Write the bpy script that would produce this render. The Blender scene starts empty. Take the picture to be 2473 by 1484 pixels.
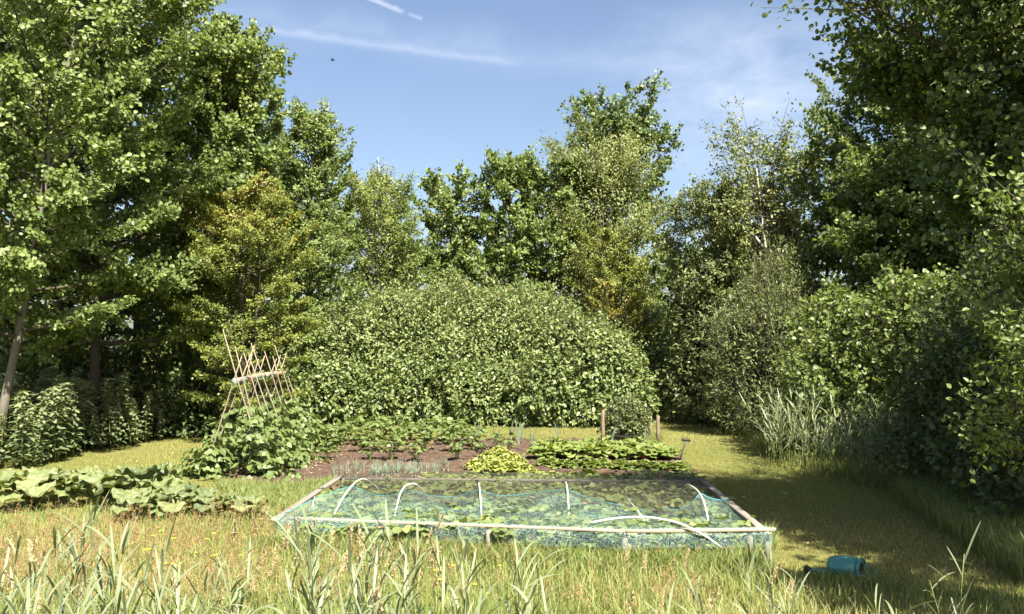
import bpy, math, random
import numpy as np
from mathutils import Vector, Matrix

SC = bpy.context.scene
COL = SC.collection
R = math.radians
PI = math.pi
UP = np.array([0.0, 0.0, 1.0])

# ------------------------------------------------------------------ camera
CAM_H = 2.1
F = 2061.0                       # focal length in pixels of a 2473 px wide picture
W0, H0 = 2473.0, 1484.0
PITCH = math.atan((848 - H0 / 2) / F)


def ray(px, py):
    cx, cy = (px - W0 / 2) / F, (H0 / 2 - py) / F
    return np.array([cx, math.cos(PITCH) - math.sin(PITCH) * cy, math.sin(PITCH) + math.cos(PITCH) * cy])


def P(px, py, z=0.0):
    r = ray(px, py)
    t = (z - CAM_H) / r[2]
    return np.array([0, 0, CAM_H]) + r * t


def Q(px, py, d):
    r = ray(px, py)
    return np.array([0, 0, CAM_H]) + r * (d / r[1])


cam_d = bpy.data.cameras.new('camera')
cam = bpy.data.objects.new('camera', cam_d)
COL.objects.link(cam)
cam.location = (0, 0, CAM_H)
cam.rotation_euler = (R(90) + PITCH, 0, 0)
cam_d.sensor_width = 36
cam_d.lens = 36 * F / W0
cam_d.clip_start = 0.05
cam_d.clip_end = 2000
SC.camera = cam

# ------------------------------------------------------------------ light
SUN_EL, SUN_AZ = R(50), R(24)    # azimuth: to the right of straight behind the camera
S = Vector((math.sin(SUN_AZ) * math.cos(SUN_EL), -math.cos(SUN_AZ) * math.cos(SUN_EL), math.sin(SUN_EL)))
sun_d = bpy.data.lights.new('sun', 'SUN')
sun_d.energy = 5.0
sun_d.angle = R(0.53)
sun_d.color = (1.0, 0.92, 0.77)
sun = bpy.data.objects.new('sun', sun_d)
COL.objects.link(sun)
sun.rotation_euler = S.to_track_quat('Z', 'Y').to_euler()
sun.location = (10, -20, 30)

SC.view_settings.view_transform = 'Standard'
SC.view_settings.look = 'None'
SC.view_settings.exposure = 2.0
SC.view_settings.gamma = 1.0
SC.render.engine = 'CYCLES'
SC.cycles.max_bounces = 8
SC.cycles.diffuse_bounces = 6
SC.cycles.glossy_bounces = 2
SC.cycles.transmission_bounces = 4
SC.cycles.transparent_max_bounces = 12
SC.cycles.sample_clamp_indirect = 4.0


# ------------------------------------------------------------------ node helper
class NT:
    def __init__(self, tree):
        self.t = tree
        tree.nodes.clear()

    def n(self, kind, **kw):
        nd = self.t.nodes.new(kind)
        for k, v in kw.items():
            if k.startswith('i_'):
                key = k[2:].replace('_', ' ')
                nd.inputs[key].default_value = v
            else:
                setattr(nd, k, v)
        return nd

    def l(self, a, b):
        self.t.links.new(a, b)

    def math(self, op, a, b=None, clamp=False):
        m = self.t.nodes.new('ShaderNodeMath')
        m.operation = op
        m.use_clamp = clamp
        for i, v in enumerate((a, b)):
            if v is None:
                continue
            if isinstance(v, (int, float)):
                m.inputs[i].default_value = v
            else:
                self.l(v, m.inputs[i])
        return m.outputs[0]

    def ramp(self, fac, stops):
        r = self.t.nodes.new('ShaderNodeValToRGB')
        e = r.color_ramp.elements
        while len(e) < len(stops):
            e.new(0.5)
        for x, (p, c) in zip(e, stops):
            x.position = p
            x.color = (*c, 1) if len(c) == 3 else c
        self.l(fac, r.inputs[0])
        return r.outputs[0]

    def mix(self, fac, a, b, blend='MIX'):
        m = self.t.nodes.new('ShaderNodeMix')
        m.data_type = 'RGBA'
        m.blend_type = blend
        for i, v in ((0, fac), (6, a), (7, b)):
            if isinstance(v, (int, float)):
                m.inputs[i].default_value = v
            elif isinstance(v, tuple):
                m.inputs[i].default_value = (*v, 1) if len(v) == 3 else v
            else:
                self.l(v, m.inputs[i])
        return m.outputs[2]

    def noise(self, scale, detail=3, rough=0.55, vec=None, dist=0.0):
        x = self.n('ShaderNodeTexNoise')
        x.inputs['Scale'].default_value = scale
        x.inputs['Detail'].default_value = detail
        x.inputs['Roughness'].default_value = rough
        x.inputs['Distortion'].default_value = dist
        if vec is not None:
            self.l(vec, x.inputs['Vector'])
        return x.outputs[0]


def new_mat(name):
    m = bpy.data.materials.new(name)
    m.use_nodes = True
    return m, NT(m.node_tree)


TREE_K = {'alder_leaf': 1.32, 'dark_alder_leaf': 1.25, 'birch_leaf': 1.08, 'hawthorn_leaf': 1.2, 'hedge_leaf': 1.22, 'willow_leaf': 1.0, 'yellow_green_leaf': 1.15, 'nettle_leaf': 1.0,
          'bean_leaf': .82, 'lawn_blade': .70, 'meadow_blade': .66, 'bent_grass': .70, 'seed_plume': .75, 'reed_blade': .56, 'lettuce_leaf': .80, 'chard_leaf': .85, 'currant_leaf': 1.0, 'leek_leaf': .62, 'rhubarb_leaf': .60}


def leaf_mat(name, stops, rough=0.42, spec=0.5, trans=0.30, tcol=None, tfac=1.0):
    """foliage: tint attribute -> colour ramp -> reflecting + translucent leaf"""
    k_ = TREE_K.get(name, .85)
    stops = [(p_, tuple(min(c * k_, .9) for c in col)) for p_, col in stops]
    m, t = new_mat(name)
    a = t.n('ShaderNodeAttribute', attribute_name='tint')
    c = t.ramp(a.outputs['Fac'], stops)
    p = t.n('ShaderNodeBsdfPrincipled')
    t.l(c, p.inputs['Base Color'])
    p.inputs['Roughness'].default_value = rough
    p.inputs['Specular IOR Level'].default_value = spec
    out = t.n('ShaderNodeOutputMaterial')
    if trans > 0:
        tr = t.n('ShaderNodeBsdfTranslucent')
        tc = t.mix(1.0, c, tcol or (1.5, 1.45, 0.55), 'MULTIPLY')
        t.l(tc, tr.inputs['Color'])
        mx = t.n('ShaderNodeMixShader')
        mx.inputs[0].default_value = trans
        t.l(p.outputs[0], mx.inputs[1])
        t.l(tr.outputs[0], mx.inputs[2])
        t.l(mx.outputs[0], out.inputs[0])
    else:
        t.l(p.outputs[0], out.inputs[0])
    return m


def rough_mat(name, stops, scale=8.0, rough=0.85, spec=0.3, bump=0.3, stretch=None, detail=5):
    stops = [(p_, tuple(c * .68 for c in col)) for p_, col in stops]
    m, t = new_mat(name)
    tc = t.n('ShaderNodeTexCoord')
    vec = tc.outputs['Object']
    if stretch:
        mp = t.n('ShaderNodeMapping')
        mp.inputs['Scale'].default_value = stretch
        t.l(vec, mp.inputs[0])
        vec = mp.outputs[0]
    nz = t.noise(scale, detail, 0.6, vec)
    c = t.ramp(nz, stops)
    p = t.n('ShaderNodeBsdfPrincipled')
    t.l(c, p.inputs['Base Color'])
    p.inputs['Roughness'].default_value = rough
    p.inputs['Specular IOR Level'].default_value = spec
    if bump:
        b = t.n('ShaderNodeBump')
        b.inputs['Strength'].default_value = bump
        b.inputs['Distance'].default_value = 0.02
        t.l(t.noise(scale * 3, 4, 0.6, vec), b.inputs['Height'])
        t.l(b.outputs[0], p.inputs['Normal'])
    t.l(p.outputs[0], t.n('ShaderNodeOutputMaterial').inputs[0])
    return m


# ------------------------------------------------------------------ mesh collector
class Geo:
    def __init__(self):
        self.v, self.f, self.t = [], [], []
        self.nv = 0

    def add(self, verts, faces, tint=0.5):
        verts = np.asarray(verts, dtype=np.float64).reshape(-1, 3)
        n = len(verts)
        if np.isscalar(tint):
            tint = np.full(n, float(tint))
        self.v.append(verts)
        self.t.append(np.asarray(tint, dtype=np.float64))
        by = {}
        if isinstance(faces, np.ndarray):
            self.f.append(faces + self.nv)
        else:
            for fc in faces:
                by.setdefault(len(fc), []).append(fc)
            for k, fs in by.items():
                self.f.append(np.array(fs, dtype=np.int64) + self.nv)
        self.nv += n

    def scatter(self, tv, tf, pos, X, Y, Z, scale, tint):
        """copies of a template (verts tv, equal-sized faces tf) at pos with axes X,Y,Z"""
        N, m = len(pos), len(tv)
        if N == 0:
            return
        scale = np.broadcast_to(np.asarray(scale, dtype=float), (N,))
        vv = (tv[None, :, 0:1] * X[:, None, :] + tv[None, :, 1:2] * Y[:, None, :] + tv[None, :, 2:3] * Z[:, None, :])
        vv = vv * scale[:, None, None] + pos[:, None, :]
        ff = (np.asarray(tf)[None] + (np.arange(N) * m)[:, None, None]).reshape(-1, len(tf[0]))
        tt = np.repeat(np.broadcast_to(tint, (N,)), m)
        self.add(vv.reshape(-1, 3), ff, tt)

    def tube(self, pts, rad, sides=6, tint=0.5, cap=True):
        pts = np.asarray(pts, float)
        n = len(pts)
        rad = np.broadcast_to(np.asarray(rad, float), (n,))
        tan = np.gradient(pts, axis=0)
        tan /= np.linalg.norm(tan, axis=1)[:, None] + 1e-9
        ref = np.array([0.3, 0.9, 0.2]) if abs(tan[0][2]) > 0.7 else UP
        x = np.cross(tan, ref)
        x /= np.linalg.norm(x, axis=1)[:, None] + 1e-9
        y = np.cross(tan, x)
        a = np.arange(sides) / sides * 2 * PI
        ring = np.cos(a)[None, :, None] * x[:, None] + np.sin(a)[None, :, None] * y[:, None]
        v = pts[:, None] + ring * rad[:, None, None]
        i, j = np.meshgrid(np.arange(n - 1), np.arange(sides), indexing='ij')
        k = (j + 1) % sides
        f = np.stack([i * sides + j, i * sides + k, (i + 1) * sides + k, (i + 1) * sides + j], -1).reshape(-1, 4)
        base = self.nv
        self.add(v.reshape(-1, 3), f, tint)
        if cap:
            self.f.append(np.array([[base + (n - 1) * sides + q for q in range(sides)]]))
            self.f.append(np.array([[base + q for q in range(sides)][::-1]]))

    def sticks(self, A, B, ra, rb, tint=0.5):
        A, B = np.asarray(A, float), np.asarray(B, float)
        N = len(A)
        if N == 0:
            return
        d = B - A
        d /= np.linalg.norm(d, axis=1)[:, None] + 1e-9
        ref = np.where(np.abs(d[:, 2:3]) > 0.8, np.array([[1.0, 0, 0]]), UP[None])
        x = np.cross(d, ref)
        x /= np.linalg.norm(x, axis=1)[:, None] + 1e-9
        y = np.cross(d, x)
        vs = []
        for c, r in ((A, ra), (B, rb)):
            r = np.broadcast_to(np.asarray(r, float), (N,))[:, None]
            for k in range(3):
                an = k * 2 * PI / 3
                vs.append(c + (math.cos(an) * x + math.sin(an) * y) * r)
        v = np.stack(vs, 1)
        tf = np.array([[0, 1, 4, 3], [1, 2, 5, 4], [2, 0, 3, 5]])
        f = (tf[None] + (np.arange(N) * 6)[:, None, None]).reshape(-1, 4)
        self.add(v.reshape(-1, 3), f, tint)

    def box(self, c, sx, sy, sz, rz=0.0, tint=0.5, ax=None):
        """axis box (or with axes ax = 3 vectors) centred on c"""
        c = np.asarray(c, float)
        if ax is None:
            ax = (np.array([math.cos(rz), math.sin(rz), 0]), np.array([-math.sin(rz), math.cos(rz), 0]), UP)
        v = []
        for k in ((-1, -1, -1), (1, -1, -1), (1, 1, -1), (-1, 1, -1), (-1, -1, 1), (1, -1, 1), (1, 1, 1), (-1, 1, 1)):
            v.append(c + ax[0] * k[0] * sx / 2 + ax[1] * k[1] * sy / 2 + ax[2] * k[2] * sz / 2)
        self.add(v, [[3, 2, 1, 0], [4, 5, 6, 7], [0, 1, 5, 4], [1, 2, 6, 5], [2, 3, 7, 6], [3, 0, 4, 7]], tint)

    def plank(self, a, b, w, h, tint=0.5, up=UP, bend=0.0, n=8):
        """a slightly uneven plank from a to b, w wide, h thick"""
        a, b = np.asarray(a, float), np.asarray(b, float)
        d = (b - a) / np.linalg.norm(b - a)
        s = np.cross(d, up); s /= np.linalg.norm(s)
        u = np.cross(s, d)
        rows = []
        for i in range(n + 1):
            t = i / n
            c = a + (b - a) * t + u * (bend * math.sin(t * PI)) + s * 0.004 * math.sin(t * 9 + w * 77)
            ww = w * (1 + 0.03 * math.sin(t * 13 + h * 99))
            e = min(h, w) * 0.12
            for x, z in ((-ww/2+e, -h/2), (ww/2-e, -h/2), (ww/2, -h/2+e), (ww/2, h/2-e), (ww/2-e, h/2), (-ww/2+e, h/2), (-ww/2, h/2-e), (-ww/2, -h/2+e)):
                rows.append(c + s * x + u * z)
        f = []
        for i in range(n):
            for j in range(8):
                k = (j + 1) % 8
                f.append([i*8+j, i*8+k, (i+1)*8+k, (i+1)*8+j])
        base = self.nv
        self.add(rows, f, tint)
        self.f.append(np.array([[base + q for q in range(8)][::-1], [base + n*8 + q for q in range(8)]]))

    def grid(self, pts, tint=0.5, closed_u=False):
        """pts: (nu, nv, 3)"""
        pts = np.asarray(pts, float)
        nu, nv = pts.shape[:2]
        i, j = np.meshgrid(np.arange(nu if closed_u else nu - 1), np.arange(nv - 1), indexing='ij')
        i2 = (i + 1) % nu
        f = np.stack([i * nv + j, i2 * nv + j, i2 * nv + j + 1, i * nv + j + 1], -1).reshape(-1, 4)
        self.add(pts.reshape(-1, 3), f, tint)

    def mesh(self, name, smooth=False):
        me = bpy.data.meshes.new(name)
        V = np.concatenate(self.v)
        T = np.concatenate(self.t)
        me.vertices.add(len(V))
        me.vertices.foreach_set('co', V.astype(np.float32).ravel())
        tot = sum(f.size for f in self.f)
        npoly = sum(len(f) for f in self.f)
        me.loops.add(tot)
        me.polygons.add(npoly)
        me.loops.foreach_set('vertex_index', np.concatenate([f.ravel() for f in self.f]).astype(np.int32))
        sizes = np.concatenate([np.full(len(f), f.shape[1]) for f in self.f])
        starts = np.concatenate([[0], np.cumsum(sizes)[:-1]])
        me.polygons.foreach_set('loop_start', starts.astype(np.int32))
        try:
            me.polygons.foreach_set('loop_total', sizes.astype(np.int32))
        except Exception:
            pass
        if smooth:
            me.polygons.foreach_set('use_smooth', np.ones(npoly, dtype=bool))
        at = me.attributes.new('tint', 'FLOAT', 'POINT')
        at.data.foreach_set('value', T.astype(np.float32))
        me.update(calc_edges=True)
        return me


# ------------------------------------------------------------------ object helpers
def tag(o, label=None, cat=None, group=None, kind=None):
    if label: o['label'] = label
    if cat: o['category'] = cat
    if group: o['group'] = group
    if kind: o['kind'] = kind
    return o


def thing(name, label, cat, loc=(0, 0, 0), rz=0.0, group=None):
    o = bpy.data.objects.new(name, None)
    COL.objects.link(o)
    o.location = tuple(float(x) for x in loc)
    o.rotation_euler = (0, 0, rz)
    o.empty_display_size = 0.1
    return tag(o, label, cat, group)


def obj(name, geo, mat, parent=None, smooth=False):
    me = geo.mesh(name, smooth) if isinstance(geo, Geo) else geo
    if mat is not None and len(me.materials) == 0:
        me.materials.append(mat)
    o = bpy.data.objects.new(name, me)
    COL.objects.link(o)
    if parent is not None:
        o.parent = parent
    return o


def dup(root, loc, rz, scale=1.0, label=None, group=None, tilt=(0, 0)):
    r = root.copy()
    COL.objects.link(r)
    r.location = tuple(float(x) for x in loc)
    r.rotation_euler = (tilt[0], tilt[1], rz)
    r.scale = (scale,) * 3 if np.isscalar(scale) else scale
    if label: r['label'] = label
    if group: r['group'] = group
    for ch in list(root.children):
        c = ch.copy()
        COL.objects.link(c)
        c.parent = r
        for g in list(ch.children):
            d = g.copy()
            COL.objects.link(d)
            d.parent = c
    return r


def norm(a):
    return a / (np.linalg.norm(a, axis=-1, keepdims=True) + 1e-9)


def frames(Y, Nn):
    """orthonormal axes from direction Y and wished normal Nn"""
    Y = norm(Y)
    X = norm(np.cross(Y, Nn))
    return X, Y, np.cross(X, Y)


ORD = ['first', 'second', 'third', 'fourth', 'fifth', 'sixth', 'seventh', 'eighth', 'ninth', 'tenth', 'eleventh', 'twelfth',
       'thirteenth', 'fourteenth', 'fifteenth', 'sixteenth', 'seventeenth', 'eighteenth', 'nineteenth', 'twentieth']

# leaf templates: length along +y from 0 to 1
L_ROUND = (np.array([[0, 0, 0], [-.34, .30, .07], [-.38, .72, .05], [0, 1, -.04], [.38, .72, .05], [.34, .30, .07]]), np.array([[0, 3, 2, 1], [0, 5, 4, 3]]))
L_OVAL = (np.array([[0, 0, 0], [-.27, .30, .08], [-.22, .68, .06], [0, 1, -.08], [.22, .68, .06], [.27, .30, .08]]), np.array([[0, 3, 2, 1], [0, 5, 4, 3]]))
L_LONG = (np.array([[0, 0, 0], [-.14, .30, .05], [-.13, .62, .03], [0, 1, -.10], [.13, .62, .03], [.14, .30, .05]]), np.array([[0, 3, 2, 1], [0, 5, 4, 3]]))
L_HEART = (np.array([[0, 0, 0], [-.40, .10, .05], [-.36, .55, .08], [0, 1, -.12], [.36, .55, .08], [.40, .10, .05]]), np.array([[0, 3, 2, 1], [0, 5, 4, 3]]))
L_DIA = (np.array([[0, 0, 0], [-.36, .5, .10], [0, 1, -.03], [.36, .5, .10]]), np.array([[0, 3, 2, 1]]))


def leaves(geo, tmpl, pos, Y, N, size, tint):
    X, Y, Z = frames(Y, N)
    geo.scatter(tmpl[0], tmpl[1], pos, X, Y, Z, size, tint)


# ------------------------------------------------------------------ materials
def G(d, m, l):
    return [(0.0, d), (0.5, m), (1.0, l)]

M = {}
M['alder'] = leaf_mat('alder_leaf', G((.060, .092, .026), (.108, .150, .044), (.165, .205, .070)), 0.50, 0.45, 0.36)
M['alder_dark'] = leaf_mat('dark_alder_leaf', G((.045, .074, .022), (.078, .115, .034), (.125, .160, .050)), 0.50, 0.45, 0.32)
M['birch'] = leaf_mat('birch_leaf', G((.090, .122, .034), (.145, .176, .056), (.21, .225, .082)), 0.45, 0.4, 0.30)
M['thorn'] = leaf_mat('hawthorn_leaf', [(0, (.080, .110, .024)), (.5, (.135, .165, .034)), (.82, (.20, .19, .04)), (1, (.33, .17, .05))], 0.5, 0.35, 0.28)
M['hedge'] = leaf_mat('hedge_leaf', [(0, (.065, .102, .034)), (.5, (.118, .160, .054)), (.93, (.185, .215, .085)), (1, (.24, .16, .09))], 0.45, 0.45, 0.26)
M['willow'] = leaf_mat('willow_leaf', G((.085, .120, .040), (.135, .175, .062), (.20, .235, .10)), 0.5, 0.35, 0.26)
M['lime'] = leaf_mat('yellow_green_leaf', G((.085, .125, .028), (.135, .180, .044), (.20, .225, .065)), 0.45, 0.4, 0.3)
M['nettle'] = leaf_mat('nettle_leaf', G((.080, .115, .056), (.130, .170, .085), (.21, .24, .125)), 0.6, 0.25, 0.25)
M['bean'] = leaf_mat('bean_leaf', G((.080, .130, .036), (.135, .190, .058), (.22, .265, .105)), 0.5, 0.4, 0.28)
M['straw'] = leaf_mat('strawberry_leaf', [(0, (.10, .145, .045)), (.5, (.17, .22, .07)), (.95, (.26, .29, .11)), (.96, (.62, .20, .07)), (1, (.65, .24, .09))], 0.5, 0.4, 0.24)
M['lettuce'] = leaf_mat('lettuce_leaf', G((.24, .31, .075), (.38, .43, .115), (.56, .58, .22)), 0.5, 0.35, 0.32, (1.25, 1.25, .7))
M['chard'] = leaf_mat('chard_leaf', G((.110, .170, .045), (.19, .25, .070), (.30, .34, .125)), 0.42, 0.45, 0.28)
M['rhubarb'] = leaf_mat('rhubarb_leaf', G((.15, .20, .085), (.25, .31, .13), (.36, .39, .17)), 0.55, 0.35, 0.24)
M['leek'] = leaf_mat('leek_leaf', G((.12, .19, .12), (.21, .28, .19), (.33, .39, .29)), 0.45, 0.4, 0.12)
M['currant'] = leaf_mat('currant_leaf', G((.075, .105, .034), (.120, .155, .054), (.19, .21, .09)), 0.5, 0.4, 0.25)
M['reed'] = leaf_mat('reed_blade', G((.20, .27, .13), (.30, .37, .21), (.39, .45, .28)), 0.5, 0.35, 0.25, (1.2, 1.2, .6))
M['lawn'] = leaf_mat('lawn_blade', [(0, (.22, .28, .065)), (.5, (.37, .385, .115)), (.8, (.47, .43, .17)), (1, (.52, .44, .23))], 0.6, 0.25, 0.30, (1.2, 1.15, .6))
M['meadow'] = leaf_mat('meadow_blade', [(0, (.16, .24, .06)), (.45, (.27, .345, .10)), (.85, (.39, .40, .14)), (1, (.55, .47, .26))], 0.55, 0.3, 0.28, (1.2, 1.15, .6))
M['bent'] = leaf_mat('bent_grass', [(0, (.33, .28, .11)), (.5, (.43, .29, .14)), (1, (.48, .30, .18))], 0.8, 0.1, 0.25, (1.1, 1.0, .7))
M['plume'] = leaf_mat('seed_plume', [(0, (.40, .34, .16)), (.5, (.58, .46, .27)), (1, (.70, .58, .38))], 0.8, 0.15, 0.25, (1.1, 1.0, .8))
M['stalk_red'] = rough_mat('red_stalk', G((.24, .03, .03), (.32, .05, .04), (.38, .12, .07)), 9, 0.5, 0.4, 0)
M['stalk_green'] = rough_mat('green_stalk', G((.13, .17, .05), (.19, .22, .07), (.25, .26, .10)), 9, 0.6, 0.3, 0)
M['bark'] = rough_mat('alder_bark', G((.045, .040, .030), (.085, .075, .056), (.14, .125, .095)), 6, 0.9, 0.2, 0.6, (1, 1, .3))
M['bark_pale'] = rough_mat('pale_bark', G((.10, .09, .07), (.19, .175, .14), (.30, .28, .23)), 5, 0.85, 0.2, 0.5, (1, 1, .35))
M['bark_birch'] = rough_mat('birch_bark', [(0, (.12, .10, .08)), (.36, (.35, .32, .27)), (.42, (.62, .59, .52)), (1, (.72, .69, .62))], 5, 0.7, 0.3, 0.2, (1, 1, 1.6))
M['wood'] = rough_mat('weathered_wood', G((.28, .24, .18), (.44, .385, .30), (.58, .52, .42)), 5, 0.8, 0.25, 0.5, (14, 1.5, 14))
M['wood_grey'] = rough_mat('grey_wood', G((.17, .155, .13), (.29, .265, .23), (.42, .39, .34)), 5, 0.85, 0.25, 0.5, (2, 9, 9))
M['post'] = rough_mat('post_wood', G((.16, .125, .08), (.27, .215, .145), (.38, .315, .23)), 6, 0.85, 0.2, 0.5, (8, 8, 1.2))
M['batten'] = rough_mat('pale_batten', G((.42, .34, .25), (.55, .455, .345), (.64, .55, .43)), 4, 0.7, 0.3, 0.3, (9, 1.5, 9))
M['cane'] = rough_mat('bean_cane', G((.20, .165, .12), (.32, .265, .195), (.43, .37, .285)), 5, 0.65, 0.3, 0.2, (6, 6, 1))
M['pipe'] = rough_mat('white_pipe', G((.62, .60, .52), (.76, .74, .66), (.82, .80, .73)), 6, 0.4, 0.5, 0)
M['iron'] = rough_mat('dark_iron', G((.020, .020, .018), (.035, .033, .028), (.06, .05, .04)), 14, 0.6, 0.4, 0.2)
M['spade_shaft'] = rough_mat('grey_ash_shaft', G((.06, .06, .05), (.10, .097, .085), (.14, .135, .12)), 8, 0.7, 0.3, 0.2, (8, 8, 1))
M['can'] = rough_mat('teal_plastic', G((.05, .21, .19), (.065, .27, .245), (.10, .33, .30)), 3, 0.32, 0.5, 0)
M['wire'] = rough_mat('wire_metal', G((.10, .10, .09), (.16, .15, .13), (.2, .19, .17)), 9, 0.5, 0.5, 0)
M['string'] = rough_mat('orange_string', G((.55, .13, .04), (.65, .18, .06), (.7, .25, .1)), 9, 0.8, 0.2, 0)
M['string_blue'] = rough_mat('blue_string', G((.05, .28, .32), (.08, .36, .38), (.12, .42, .44)), 9, 0.8, 0.2, 0)
M['flower'] = rough_mat('yellow_petal', G((.70, .52, .02), (.80, .62, .03), (.85, .68, .06)), 9, 0.5, 0.3, 0)
M['bird'] = rough_mat('black_feather', G((.012, .012, .012), (.02, .02, .02), (.03, .03, .03)), 9, 0.7, 0.2, 0)


def net_mat(name, col, hi, cover, scale):
    """woven net: threads of a fine grid with open holes between them"""
    m, t = new_mat(name)
    tc = t.n('ShaderNodeTexCoord')
    v = tc.outputs['Object']
    nz = t.noise(2.2, 3, 0.6, v)
    fine = t.noise(scale, 2, 0.7, v)
    f = t.math('ADD', t.math('MULTIPLY', t.math('SUBTRACT', fine, 0.5), 3.2), t.math('MULTIPLY', t.math('SUBTRACT', nz, 0.5), 0.7))
    f = t.math('ADD', f, cover, clamp=True)
    p = t.n('ShaderNodeBsdfPrincipled')
    c = t.ramp(fine, [(0.3, col), (0.72, hi)])
    t.l(c, p.inputs['Base Color'])
    p.inputs['Roughness'].default_value = 0.45
    tl = t.n('ShaderNodeBsdfTranslucent')
    t.l(c, tl.inputs['Color'])
    ms = t.n('ShaderNodeMixShader')
    ms.inputs[0].default_value = 0.3
    t.l(p.outputs[0], ms.inputs[1])
    t.l(tl.outputs[0], ms.inputs[2])
    tr = t.n('ShaderNodeBsdfTransparent')
    mx = t.n('ShaderNodeMixShader')
    t.l(f, mx.inputs[0])
    t.l(tr.outputs[0], mx.inputs[1])
    t.l(ms.outputs[0], mx.inputs[2])
    t.l(mx.outputs[0], t.n('ShaderNodeOutputMaterial').inputs[0])
    return m


M['net'] = net_mat('teal_netting', (.08, .20, .19), (.34, .50, .48), 0.19, 95)
M['net_black'] = net_mat('black_netting', (.035, .035, .032), (.10, .095, .085), 0.32, 95)

# ------------------------------------------------------------------ sky
world = bpy.data.worlds.new('World')
SC.world = world
world.use_nodes = True
t = NT(world.node_tree)
sky = t.n('ShaderNodeTexSky')
sky.sky_type = 'NISHITA'
sky.sun_disc = False
sky.sun_elevation = SUN_EL
sky.sun_rotation = PI - SUN_AZ
sky.air_density = 1.0
sky.dust_density = 2.2
sky.ozone_density = 2.4
tcw = t.n('ShaderNodeTexCoord')
vec = tcw.outputs['Generated']


def vdot(v):
    d = t.n('ShaderNodeVectorMath', operation='DOT_PRODUCT')
    t.l(vec, d.inputs[0])
    d.inputs[1].default_value = v
    return d.outputs['Value']


def trail(a, b, width, soft, strength, nscale, skew=0.0):
    """a vapour trail along the great circle through picture directions a and b"""
    ra, rb = norm(ray(*a)), norm(ray(*b))
    n = norm(np.cross(ra, rb))
    u = norm((ra + rb) / 2)
    w = np.cross(n, u)
    half = math.acos(float(np.clip(ra @ rb, -1, 1))) / 2
    across = vdot(tuple(n))
    along = t.math('DIVIDE', vdot(tuple(w)), half)      # about -1..1
    nz = t.noise(nscale, 4, 0.6, vec)
    across = t.math('ADD', across, t.math('MULTIPLY', t.math('SUBTRACT', nz, 0.5), width * 1.3))
    prof = t.math('SUBTRACT', 1.0, t.math('DIVIDE', t.math('ABSOLUTE', across), width), clamp=True)
    prof = t.math('POWER', prof, soft)
    ends = t.math('SUBTRACT', 1.0, t.math('POWER', t.math('ABSOLUTE', along), 6.0), clamp=True)
    front = t.math('GREATER_THAN', vdot(tuple(u)), 0.0)
    m = t.math('MULTIPLY', t.math('MULTIPLY', prof, ends), front)
    body = t.math('ADD', 0.45, t.math('MULTIPLY', nz, 1.0))
    return t.math('MULTIPLY', t.math('MULTIPLY', m, body), strength, clamp=True)


cl = trail((870, -12), (978, 31), 0.0036, 0.8, 0.34, 160)
cl = t.math('ADD', cl, trail((560, 62), (1270, 156), 0.0070, 1.2, 0.16, 40))
cl = t.math('ADD', cl, trail((380, 10), (1800, 200), 0.034, 1.4, 0.10, 14))
cl = t.math('ADD', cl, trail((985, 33), (1022, 47), 0.0030, 1.0, 0.22, 120))


def puff(c, rad, strength, nscale, stretch=(1, 1, 1)):
    rc = norm(ray(*c))
    d = vdot(tuple(rc))
    edge = math.cos(rad)
    m = t.math('DIVIDE', t.math('SUBTRACT', d, edge), 1 - edge, clamp=True)
    mp = t.n('ShaderNodeMapping')
    mp.inputs['Scale'].default_value = stretch
    mp.inputs['Rotation'].default_value = (0.3, 0.5, 0.2)
    t.l(vec, mp.inputs[0])
    nz = t.noise(nscale, 6, 0.62, mp.outputs[0], 0.6)
    nz = t.math('MULTIPLY', t.math('SUBTRACT', nz, 0.33), 2.6, clamp=True)
    return t.math('MULTIPLY', t.math('MULTIPLY', m, nz), strength, clamp=True)


cl = t.math('ADD', cl, puff((1800, 255), 0.13, 0.26, 7, (1, 1, 2.6)))
cl = t.math('ADD', cl, puff((1660, 190), 0.11, 0.16, 9, (1, 1, 3.0)))
cl = t.math('ADD', cl, puff((1930, 210), 0.10, 0.16, 9, (1, 1, 3.0)))
cl = t.math('MINIMUM', cl, 0.85)
skyt = t.mix(1.0, sky.outputs[0], (1.04, .97, .93), 'MULTIPLY')
skyc = t.mix(cl, skyt, (6.6, 6.9, 7.6))
bg = t.n('ShaderNodeBackground')
bg.inputs['Strength'].default_value = 0.054
t.l(skyc, bg.inputs['Color'])
t.l(bg.outputs[0], t.n('ShaderNodeOutputWorld').inputs[0])

# ------------------------------------------------------------------ ground
m, t = new_mat('ground_turf')
tc = t.n('ShaderNodeTexCoord')
v = tc.outputs['Object']
big = t.noise(0.35, 4, 0.6, v)
fine = t.noise(9, 5, 0.65, v)
tiny = t.noise(60, 3, 0.7, v)
c1 = t.ramp(fine, [(0.25, (.075, .095, .025)), (0.5, (.125, .135, .038)), (0.75, (.17, .16, .055))])
c2 = t.ramp(tiny, [(0.3, (.06, .07, .02)), (0.7, (.18, .17, .06))])
c = t.mix(0.4, c1, c2)
c = t.mix(t.ramp(big, [(0.5, (0, 0, 0)), (0.72, (.5, .5, .5))]), c, (.19, .15, .065))
p = t.n('ShaderNodeBsdfPrincipled')
t.l(c, p.inputs['Base Color'])
p.inputs['Roughness'].default_value = 0.95
p.inputs['Specular IOR Level'].default_value = 0.1
b = t.n('ShaderNodeBump')
b.inputs['Strength'].default_value = 0.7
b.inputs['Distance'].default_value = 0.03
t.l(tiny, b.inputs['Height'])
t.l(b.outputs[0], p.inputs['Normal'])
t.l(p.outputs[0], t.n('ShaderNodeOutputMaterial').inputs[0])
M['ground'] = m
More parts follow.
